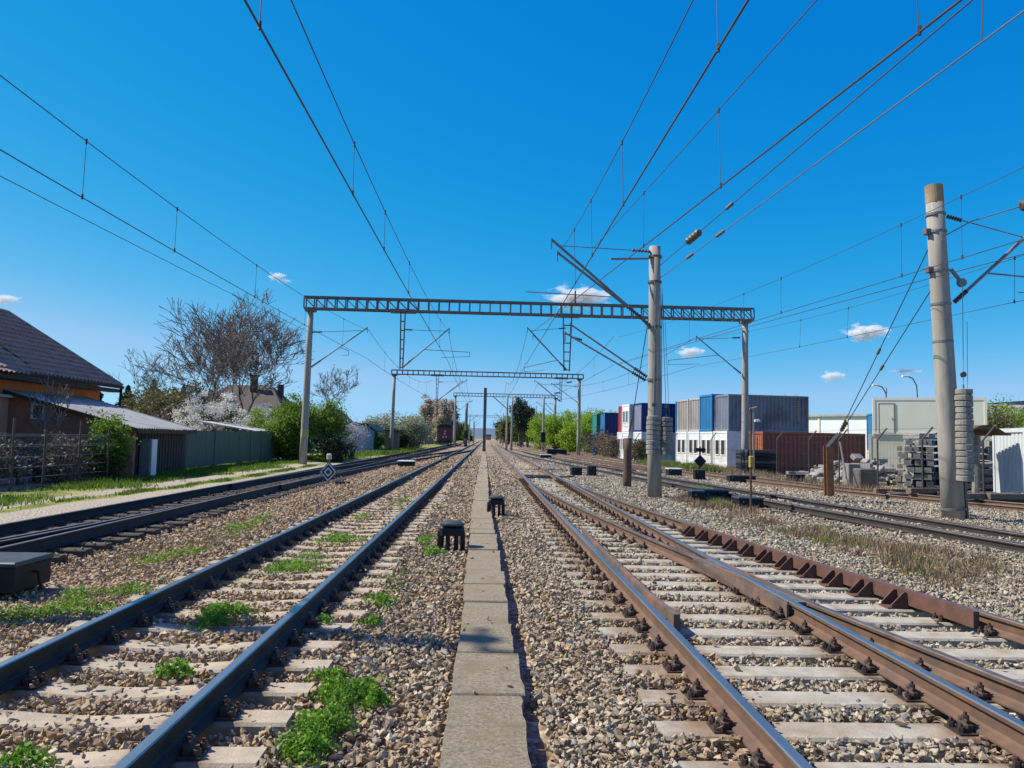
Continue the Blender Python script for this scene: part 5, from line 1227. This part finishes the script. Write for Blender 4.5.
shrub('bush', (-24.6,60.0), (2.8,1.8,2.3), 4600, .18, 'leaf_olive', 'olive bush behind the tangled brown one', k=60, rc=.2, zc=2.4, stems=7)
for i, (x_, y_, r) in enumerate(((-31.5,74,(3.4,2,2.9)),(-27.8,73,(3.0,2,3.0)),(-24.6,71,(2.6,2,2.5)))):
    shrub('bush', (x_,y_), r, 5200, .22, 'leaf_olive', ('olive bush above the lean-to roof, left one','olive bush above the lean-to roof, middle one','olive bush before the old brown roof')[i], k=60, rc=.22, group='olive bushes above the lean-to')
shrub('blossom_tree', (-18.6,52), (2.6,1.8,1.9), 5200, .115, 'blossom', 'white blossoming tree above the green fence, left one', k=70, rc=.12, zc=2.5, cat='tree', group='white blossoming trees', stems=9)
shrub('blossom_tree', (-15.7,55), (1.9,1.5,1.45), 3600, .115, 'blossom', 'white blossoming tree near the end of the green fence', k=60, rc=.13, zc=2.5, cat='tree', group='white blossoming trees', stems=8)
shrub('bush', (-15.5,54.0), (1.4,1.2,1.5), 2600, .12, 'leaf_lime', 'yellow green budding bush among the blossoms', k=40, rc=.2, zc=2.2)
shrub('bush', (-12.55,51.5), (1.75,1.7,2.05), 16000, .12, 'leaf_mid', 'big bright green shrub left of the portal pole', k=120, rc=.2, zc=2.15, hollow=.3, sq=1.15)
shrub('bush', (-10.9,53.5), (1.35,1.4,1.75), 9000, .12, 'leaf_mid', 'green shrub right behind the portal pole', k=80, rc=.2, zc=2.4, hollow=.3)
shrub('bush', (-9.85,50.5), (1.15,1.0,.95), 6500, .10, 'leaf_dark', 'round dark bush right of the portal pole', k=60, rc=.25, zc=.95, hollow=.2)
shrub('bush', (-13.6,52.8), (1.1,1.2,.9), 5000, .11, 'leaf_dark', 'dark low bush at the end of the green fence', k=50, rc=.25, zc=.8, hollow=.2)
shrub('blossom_bush', (-9.75,56.5), (1.15,1.2,1.2), 3800, .10, 'blossom', 'white flowering bush beside the dark round one', k=70, rc=.16, zc=1.55, group='white blossoming trees', stems=8)
shrub('bush', (-13.55,28.2), (.72,.75,1.15), 7000, .075, 'leaf_mid', 'green climbing bush before the dark shed', k=90, rc=.22, zc=1.25, hollow=.3, sq=.9)
shrub('bush', (-13.5,28.0), (.7,.6,.6), 2600, .07, 'leaf_dark', 'dark lower growth under the climbing bush', k=40, rc=.3, zc=.5, hollow=.2)
for i, (x_, y_, r, m) in enumerate(((-12.6,108,(2.6,3,2.6),'blossom_mix'),(-10.4,110,(2.4,3,2.5),'blossom_mix'),(-10.6,113,(1.5,2.5,1.9),'leaf_dark'),(-14.9,104,(2.4,2.5,2.2),'blossom_mix'),(-11.6,101,(1.6,1.5,1.4),'leaf_dark'))):
    shrub('hedge_bush', (x_,y_), r, 7000, .19, m, ('pale blossoming hedge bush left of the second portal pole','pale blossoming hedge bush right of the second portal pole','dark hedge bush nearest to the wagon','pale hedge bush above the blue shed','low dark bush at the foot of the second portal pole')[i], k=80, rc=.2, group='hedge bushes by the second portal')
for i, (x_, y_, r) in enumerate(((-12.0,86.0,(.8,.6,1.0)),(-11.5,118,(1.6,2.0,1.2)))): shrub('bush', (x_,y_), r, 3000, .15, 'leaf_mid', ('green climber on the blue shed','low bush at the right end of the hedge')[i], k=40, rc=.22)
for i, (x_, y_, r) in enumerate(((-14.6,23.2,(1.0,1.3,.8)),(-14.2,26.0,(.8,1.2,.75)),(-14.9,20.6,(1.0,1.4,.9)))):
    shrub('scrub', (x_,y_), r, 2600, .10, 'twig', 'tangle of dry twigs behind the garden fence, '+('middle one','one nearest to the climbing bush','one nearest to the left edge')[i], k=50, rc=.3, group='dry tangles behind the garden fence')
# row of lime green shrubs right of the yard
lime = [(10.6,118,(2.1,2.4,3.0)),(13.0,120,(2.6,2.6,3.3)),(15.6,116,(2.5,2.6,3.3)),(12.0,108,(1.9,2.2,2.2)),(14.6,106,(2.2,2.2,2.6)),(17.6,112,(2.3,2.3,2.9)),(9.3,128,(2.2,2.4,3.0)),(19.5,122,(2.6,2.4,3.3))]
for i, (x_, y_, r) in enumerate(lime):
    shrub('lime_shrub', (x_,y_), r, 11000, .20, 'leaf_lime', 'lime green shrub '+('nearest to the dark pine','behind the low black box pole','tall in the middle of the row','low in front, left','low in front, right','by the second portal right pole','at the far left end of the row','tallest and hindmost near the green container')[i], k=110, rc=.18, hollow=.25, sq=1.1, group='lime green shrubs right of the yard')
for i, (x_, y_, r) in enumerate(((13.0,90,(1.5,1.5,1.5)),(13.2,84,(1.3,1.4,1.3)),(12.8,78,(1.2,1.4,1.1)),(13.6,69,(1.1,1.2,.9)))):
    shrub('scrub', (x_,y_), r, 3600, .13, 'twig' if i < 3 else 'leaf_olive', 'dry twiggy scrub '+('right of the second portal pole','below the blue container stack','left of the brown guy post','at the foot of the white offices')[i], k=60, rc=.25, group='dry scrub along the container fence')
for i, (x_, y_, h) in enumerate(((7.2,160,10.8),(8.9,164,9.0))):
    shrub('pine', (x_,y_), (2.1,2,h*.36), 9000, .30, 'leaf_pine', ('tall dark pine right of the twin poles','lower dark pine beside the tall one')[i], k=70, rc=.22, zc=h*.62, cat='tree', group='dark pines')
for i, (x_, y_, r, m, lab) in enumerate(((7.9,186,(2.4,3,3.0),'leaf_lime','lime tree close behind the tall pine'),(9.6,205,(2.8,3,3.4),'leaf_lime','lime tree farther behind the tall pine'),(6.9,245,(2.6,3,3.4),'leaf_lime','small lime tree deep behind the olive one'),(4.9,185,(1.9,2.5,3.0),'leaf_olive','olive tree left of the pines'),(6.2,215,(2.4,3,3.6),'leaf_mid','green tree left behind the pines'),(12.8,168,(2.6,3,3.2),'leaf_lime','lime tree right behind the pines'),(-8.6,215,(2.3,3,2.8),'leaf_olive','olive tree behind the poplars'),(-7.4,260,(2.2,3,3.0),'leaf_mid','green tree far beyond the wagon'),(5.6,300,(3,3,4),'leaf_dark','dark tree far beside the right rails'))):
    shrub('tree', (x_,y_), r, 5000, .32, m, lab, k=60, rc=.2, zc=r[2]*1.25, cat='tree')
# greenery at the right edge
for i, (x_, y_, r, m) in enumerate(((38.5,58,(2.6,2.4,2.5),'leaf_olive'),(42.5,62,(3.2,2.4,2.7),'leaf_lime'),(46.5,66,(3,2.4,3.0),'leaf_olive'),(36.5,62,(2,2,2.4),'leaf_lime'))):
    shrub('bush', (x_,y_), r, 8000, .16, m, ('brownish green bush right of the weights','light green bush before the dark roof','brownish bush at the right edge','light green bush beside the white house')[i], k=80, rc=.22, group='bushes at the right edge', sq=1.0)
bare_tree('bare_tree', (43.5,112,0), 9.4, 71, 'faint bare tree above the white warehouse', m='barkfar', spread=.7, levels=5, r0=.15, first=.3, kids_=(2,3), up=.1)
# scrub on the ground along the right fence, twiggy
# far tree belt and hills
def belt(name, x0, x1, y, n, h, m, label, leaf=.9):
    P = np.stack([rng.uniform(x0,x1,n), y+rng.uniform(-8,8,n), np.zeros(n)], 1)
    top = h*(.55+.25*np.sin(P[:,0]*.35)+.2*np.sin(P[:,0]*1.1+1)); P[:,2] = top*rng.random(n)**.6
    V_, F_ = leaf_quads(P, leaf); o = np_mesh(name, V_, F_, rng.random(n), m, origin=(0,0,0)); tag(o, label, 'woodland', kind='stuff')
belt('woodland', -120,-16, 270, 16000, 8, 'leaf_olive', 'far mixed wood on the left of the railway', 1.0)
belt('woodland', 16,150, 300, 16000, 8, 'leaf_mid', 'far green wood on the right of the railway', 1.0)
belt('woodland', -30,-7, 420, 4000, 8, 'leaf_dark', 'distant dark wood at the left of the vanishing rails', 1.2)
belt('woodland', 12,40, 420, 4000, 9, 'leaf_dark', 'distant dark wood at the right of the vanishing rails', 1.2)
def hills(y, h, x0, x1, seed):
    R = random.Random(seed); n = 160; ph = [R.uniform(0,6) for _ in range(5)]; vs = []
    for i in range(n+1):
        x_ = x0+(x1-x0)*i/n; z = h*(.55+.2*math.sin(x_/900+ph[0])+.13*math.sin(x_/310+ph[1])+.05*math.sin(x_/120+ph[2]))
        vs += [(x_,y-600,-3),(x_,y,z),(x_,y+900,z*.6)]
    mb = MB(); mb.add(vs, [(3*i+j,3*i+3+j,3*i+4+j,3*i+1+j) for i in range(n) for j in range(2)])
    return tag(mb.build('hills', 'hill', smooth=True), 'low wooded hills on the horizon with distance haze in their colour', 'hills', kind='structure')
hills(3000, 46, -5000, 5000, 4)

# ------------------------------------------------------------------ weeds, verge grass, dry stems
def clumps(name, spec, m, label, cat, kind='stuff', shape='leaf'):
    VV, FF, RR = [], [], []; n0 = 0
    for (c, r, n, size, h) in spec:
        a = rng.random(n)*2*PI; q = np.sqrt(rng.random(n))*np.where(rng.random(n) < .22, 1+.9*rng.random(n), 1); lob = 1+.35*np.sin(3*a+c[0]*7)+.2*np.sin(5*a+c[1]*3)
        X_ = c[0]+np.cos(a)*q*r[0]*lob; Y_ = c[1]+np.sin(a)*q*r[1]*lob
        zz = hgt(X_, Y_)+.02+(.055*(Y_ < 14)*(X_ > -4.2)*(X_ < 0) if shape == 'leaf' else 0)
        if shape == 'leaf':
            P = np.stack([X_, Y_, zz+.03+rng.random(n)*h*np.clip(1-.6*q**2, .05, 1)*(.6+.7*np.abs(np.sin(X_*23+Y_*17)))], 1); V_, F_ = leaf_quads(P, size)
        else:
            hh = h*(.35+.75*rng.random(n)); w = size*(.6+.6*rng.random(n)); t = rng.random(n)*2*PI; ln = rng.normal(size=(n,2))*.35*hh[:,None]
            b0 = np.stack([X_-np.cos(t)*w/2, Y_-np.sin(t)*w/2, zz-.02], 1); b1 = np.stack([X_+np.cos(t)*w/2, Y_+np.sin(t)*w/2, zz-.02], 1)
            tp = np.stack([X_+ln[:,0], Y_+ln[:,1], zz+hh], 1); md = (b0+b1)/2*.45+tp*.55; md[:,2] += hh*.08
            off = np.stack([np.cos(t)*w*.32, np.sin(t)*w*.32, 0*t], 1)
            V_ = np.stack([b0, b1, md+off, tp, md-off], 1).reshape(-1, 3); F_ = None
        if shape == 'leaf': VV.append(V_); FF.append(F_+n0); n0 += len(V_); RR.append(rng.random(len(F_)))
        else:
            k = np.arange(n)*5+n0; f1 = np.stack([k,k+1,k+2,k+4],1); f2 = np.stack([k+4,k+2,k+3,k+3],1)
            VV.append(V_); n0 += len(V_); FF.append(f1); u = rng.random(n); RR.append(u)
            # tip triangle as its own face list (as a thin kite)
            FF[-1] = f1
            TT.append((k, u))
    V_, F_, r_ = np.concatenate(VV), np.concatenate(FF), np.concatenate(RR)
    if shape != 'leaf':
        k = np.concatenate([t[0] for t in TT]); u = np.concatenate([t[1] for t in TT]); TT.clear()
        # close the blade with a slim quad that ends in the tip
        tip = np.stack([k+4, k+2, k+3, k+3], 1)
        V2 = V_[k+3]+np.array([.002,0,0]); base = len(V_); V_ = np.concatenate([V_, V2]); tip[:,3] = base+np.arange(len(k))
        F_ = np.concatenate([F_, tip]); r_ = np.concatenate([r_, u])
    o = np_mesh(name, V_, F_, r_, m, origin=(0,0,0)); tag(o, label, cat, kind=kind); return o
TT = []
def W_(px, py, rx, ry, n, size=.028, h=.09): p = gp(px, py); return ((p.x, p.y), (rx, ry), n, size, h)
wl = [W_(345,690,.16,.26,1500), W_(322,722,.15,.22,1300), W_(303,745,.12,.12,800), W_(376,696,.07,.07,350), W_(330,676,.10,.10,500), W_(176,670,.12,.10,450), W_(22,765,.13,.10,400),
      W_(222,612,.22,.22,900,.03), W_(214,622,.13,.12,400,.03), W_(292,566,.35,.4,900,.032), W_(340,538,.3,.45,700,.035), W_(432,552,.14,.25,500,.03), W_(425,540,.12,.5,300,.03), W_(380,600,.13,.2,350,.03), W_(372,622,.09,.1,150,.03), W_(325,622,.06,.06,90),
      W_(58,600,.22,.2,420,.03,.10), W_(80,583,.2,.2,380,.03,.10), W_(15,603,.3,.18,420,.03,.12), W_(132,588,.25,.16,300,.03), W_(98,607,.25,.12,260,.03), W_(155,552,.25,.3,200,.035), W_(188,546,.25,.35,240,.035), W_(242,524,.25,.6,240,.04), W_(262,517,.2,.6,150,.04), W_(362,516,.2,.9,260,.04), W_(404,500,.25,1.5,300,.05), W_(310,555,.2,.3,200,.03), W_(700,488,.5,.8,500,.05,.18), W_(719,503,.35,.5,450,.05,.16)]
clumps('weeds', wl, 'weed', 'bright green weeds growing through the ballast', 'weeds')
clumps('moss_weeds', [W_(90,590,.6,.5,900,.02,.05), W_(40,610,.5,.3,600,.02,.06), W_(230,530,.5,1.2,600,.028,.05), W_(170,550,.5,.7,500,.025,.05), W_(420,520,.25,2.0,400,.03,.05), W_(300,560,.5,.9,500,.025,.04), W_(222,618,.35,.35,300,.02,.04), W_(392,580,.2,.6,250,.025,.04)], 'weed_dull', 'pale sparse weeds around the greener clumps', 'weeds')
gl = []
for i in range(70):
    y_ = random.uniform(13, 62); gl.append(((random.uniform(-13.4,-11.5), y_), (.9,1.0), 480, .022+.0006*y_, .09+.09*random.random()))
for i in range(30):
    y_ = random.uniform(13, 60); gl.append(((float(pathx(y_))+random.uniform(-.1,.15), y_), (.2,.9), 160, .02+.0006*y_, .08))
for i in range(40):
    y_ = random.uniform(56, 112); gl.append(((random.uniform(-13,-9.0), y_), (1.2,1.6), 260, .07, .3))
clumps('verge_grass', gl, 'grass', 'green grass along the dirt path and the fences', 'grass', shape='blade')
dl = []
for i in range(95):
    y_ = random.uniform(8, 25); c_ = 6.75+.25*math.sin(y_)+(.35 if y_ < 14 else 0); dl.append(((c_+random.gauss(0,.55), y_), (.28,.4), 110, .012+.0006*y_, .10+.12*random.random()))
for i in range(30):
    y_ = random.uniform(27, 60); dl.append(((15.0+random.gauss(0,.7), y_), (.5,.8), 120, .03, .35))
for i in range(26):
    y_ = random.uniform(8, 22); dl.append(((random.choice((-5.3,-4.4,-3.9,-4.9))+random.gauss(0,.3), y_), (.18,.3), 40, .010, .10))
clumps('dry_grass', dl, 'dry', 'brown dry stems and grass between the right tracks', 'dry grass', shape='blade')
dg = [((6.9+random.gauss(0,.5), random.uniform(11,17)), (.3,.4), 140, .016, .10) for i in range(22)]+[((random.uniform(12.0,14.5), random.uniform(44,62)), (.6,.8), 130, .05, .45) for i in range(36)]
clumps('sparse_grass', dg, 'weed_dull', 'sparse yellow green grass among the dry stems', 'grass', shape='blade')
# bundle of fine rust dust does not exist; small pale pebbles lie on the path instead

# ------------------------------------------------------------------ clouds
def cloud_mat():
    m = bpy.data.materials.new('fair weather cloud'); m.use_nodes = True; nt = m.node_tree; L = nt.links; nt.nodes.remove(nt.nodes['Principled BSDF'])
    v = nd(nt, 'ShaderNodeVolumePrincipled', ins={'Color': (1,1,1,1), 'Anisotropy': .0})
    tc = nd(nt, 'ShaderNodeTexCoord'); ln = nd(nt, 'ShaderNodeVectorMath', operation='LENGTH'); 
    L.new(tc.outputs['Object'], ln.inputs[0])
    n = nd(nt, 'ShaderNodeTexNoise', ins={'Scale': 2.2, 'Detail': 5.0, 'Roughness': .6}); L.new(tc.outputs['Object'], n.inputs['Vector'])
    a = nd(nt, 'ShaderNodeMath', operation='MULTIPLY_ADD', ins={1: 2.4, 2: -.55}); L.new(n.outputs['Fac'], a.inputs[0])
    s = nd(nt, 'ShaderNodeMath', operation='SUBTRACT'); L.new(a.outputs[0], s.inputs[0]); L.new(ln.outputs['Value'], s.inputs[1])
    r = nd(nt, 'ShaderNodeMapRange', ins={'From Min': 0.0, 'From Max': .5, 'To Max': .07}); L.new(s.outputs[0], r.inputs['Value']); L.new(r.outputs[0], v.inputs['Density'])
    L.new(v.outputs[0], nt.nodes['Material Output'].inputs['Volume']); return m
M['cloud'] = cloud_mat()
import bmesh
bm = bmesh.new(); bmesh.ops.create_icosphere(bm, subdivisions=3, radius=1.0); cme = bpy.data.meshes.new('cloud'); bm.to_mesh(cme); bm.free(); cme.materials.append(M['cloud'])
def cloud(px, py, w, h, label, D=3600):
    d = ((px-512)/FPX*CR + (384-py)/FPX*CU + CF).normalized(); p = Vector((0,0,CAMZ))+d*(D/d.y)
    o = bpy.data.objects.new('cloud', cme); col.objects.link(o); o.location = p; k = D/FPX; o.scale = (w*k*.5*1.25, w*k*.4, h*k*.5*1.25); tag(o, label, 'cloud', 'small white clouds')
cloud(866,332,48,19,'brightest small cloud left of the leaning mast'); cloud(690,352,30,13,'small cloud between the portal post and the mast'); cloud(832,376,26,12,'small cloud low above the slate container')
cloud(577,297,66,24,'elongated cloud behind the portal beam'); cloud(4,299,30,11,'small cloud at the left edge above the chimney'); cloud(276,276,20,9,'wispy cloud above the walnut trees'); cloud(905,371,34,5,'thin cloud streak beside the curved lamp'); cloud(283,281,16,6,'thin wisp under the cloud above the walnuts')

# ------------------------------------------------------------------ light and sky
EL, AZ = math.radians(47), math.radians(11.7)
sd = Vector((-math.cos(EL)*math.cos(AZ), math.cos(EL)*math.sin(AZ), math.sin(EL)))
sun = bpy.data.lights.new('sun', 'SUN'); sun.energy = 5.0; sun.angle = math.radians(.53); sun.color = (1,.93,.80)
so = bpy.data.objects.new('sun', sun); col.objects.link(so); so.rotation_euler = sd.to_track_quat('Z', 'Y').to_euler()
w = bpy.data.worlds.new('World'); scene.world = w; w.use_nodes = True; nt = w.node_tree
bg = nt.nodes['Background']; sky = nd(nt, 'ShaderNodeTexSky'); sky.sky_type = 'NISHITA'; sky.sun_disc = False
sky.sun_elevation = EL; sky.sun_rotation = math.radians(-90+11.7); sky.altitude = 200; sky.air_density = 1.0; sky.dust_density = .1; sky.ozone_density = 4.0
sp = nd(nt, 'ShaderNodeSeparateColor'); cb = nd(nt, 'ShaderNodeCombineColor'); nt.links.new(sky.outputs[0], sp.inputs[0])
def mth(op, a, b, **k):
    q = nd(nt, 'ShaderNodeMath', operation=op, **k)
    nt.links.new(a, q.inputs[0]); q.inputs[1].default_value = b; return q.outputs[0]
# the clear sky in the phone's colour rendering: green follows the sky texture, red falls away and blue gains towards the zenith
KX = .107*2**.35
gt = mth('MULTIPLY', mth('POWER', mth('DIVIDE', sp.outputs[1], 4.6), .84), .469)
rat = mth('MINIMUM', mth('MULTIPLY', mth('POWER', mth('DIVIDE', gt, .48), 4.0), .25), .52)
tcw = nt.nodes.new('ShaderNodeTexCoord'); sz = nt.nodes.new('ShaderNodeSeparateXYZ'); nt.links.new(tcw.outputs['Generated'], sz.inputs[0])
# unseen sky overhead, artificially paled so the shade gets a more neutral fill
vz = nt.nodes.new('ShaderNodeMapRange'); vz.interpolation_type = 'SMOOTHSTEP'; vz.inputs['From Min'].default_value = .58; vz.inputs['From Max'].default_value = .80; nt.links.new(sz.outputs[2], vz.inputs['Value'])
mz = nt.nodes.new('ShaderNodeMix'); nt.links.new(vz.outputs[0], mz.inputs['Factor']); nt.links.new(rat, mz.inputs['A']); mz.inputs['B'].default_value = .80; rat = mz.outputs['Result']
bat = mth('MULTIPLY', mth('POWER', mth('DIVIDE', gt, .48), -.68), 1.78)
def prod(p, q):
    m_ = nt.nodes.new('ShaderNodeMath'); m_.operation = 'MULTIPLY'; nt.links.new(p, m_.inputs[0]); nt.links.new(q, m_.inputs[1]); return m_.outputs[0]
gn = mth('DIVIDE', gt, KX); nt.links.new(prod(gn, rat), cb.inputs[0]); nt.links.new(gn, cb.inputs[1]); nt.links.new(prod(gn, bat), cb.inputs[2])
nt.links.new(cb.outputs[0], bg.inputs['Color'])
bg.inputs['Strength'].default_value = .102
vs = scene.view_settings; vs.view_transform = 'Standard'; vs.look = 'None'; vs.exposure = .42; vs.gamma = 1; vs.use_curve_mapping = False
cy = scene.cycles; cy.max_bounces = 6; cy.diffuse_bounces = 3; cy.glossy_bounces = 3; cy.transmission_bounces = 4; cy.volume_bounces = 2; cy.transparent_max_bounces = 6
cy.use_denoising = True; cy.use_adaptive_sampling = True; cy.adaptive_threshold = .02; cy.caustics_reflective = False; cy.caustics_refractive = False
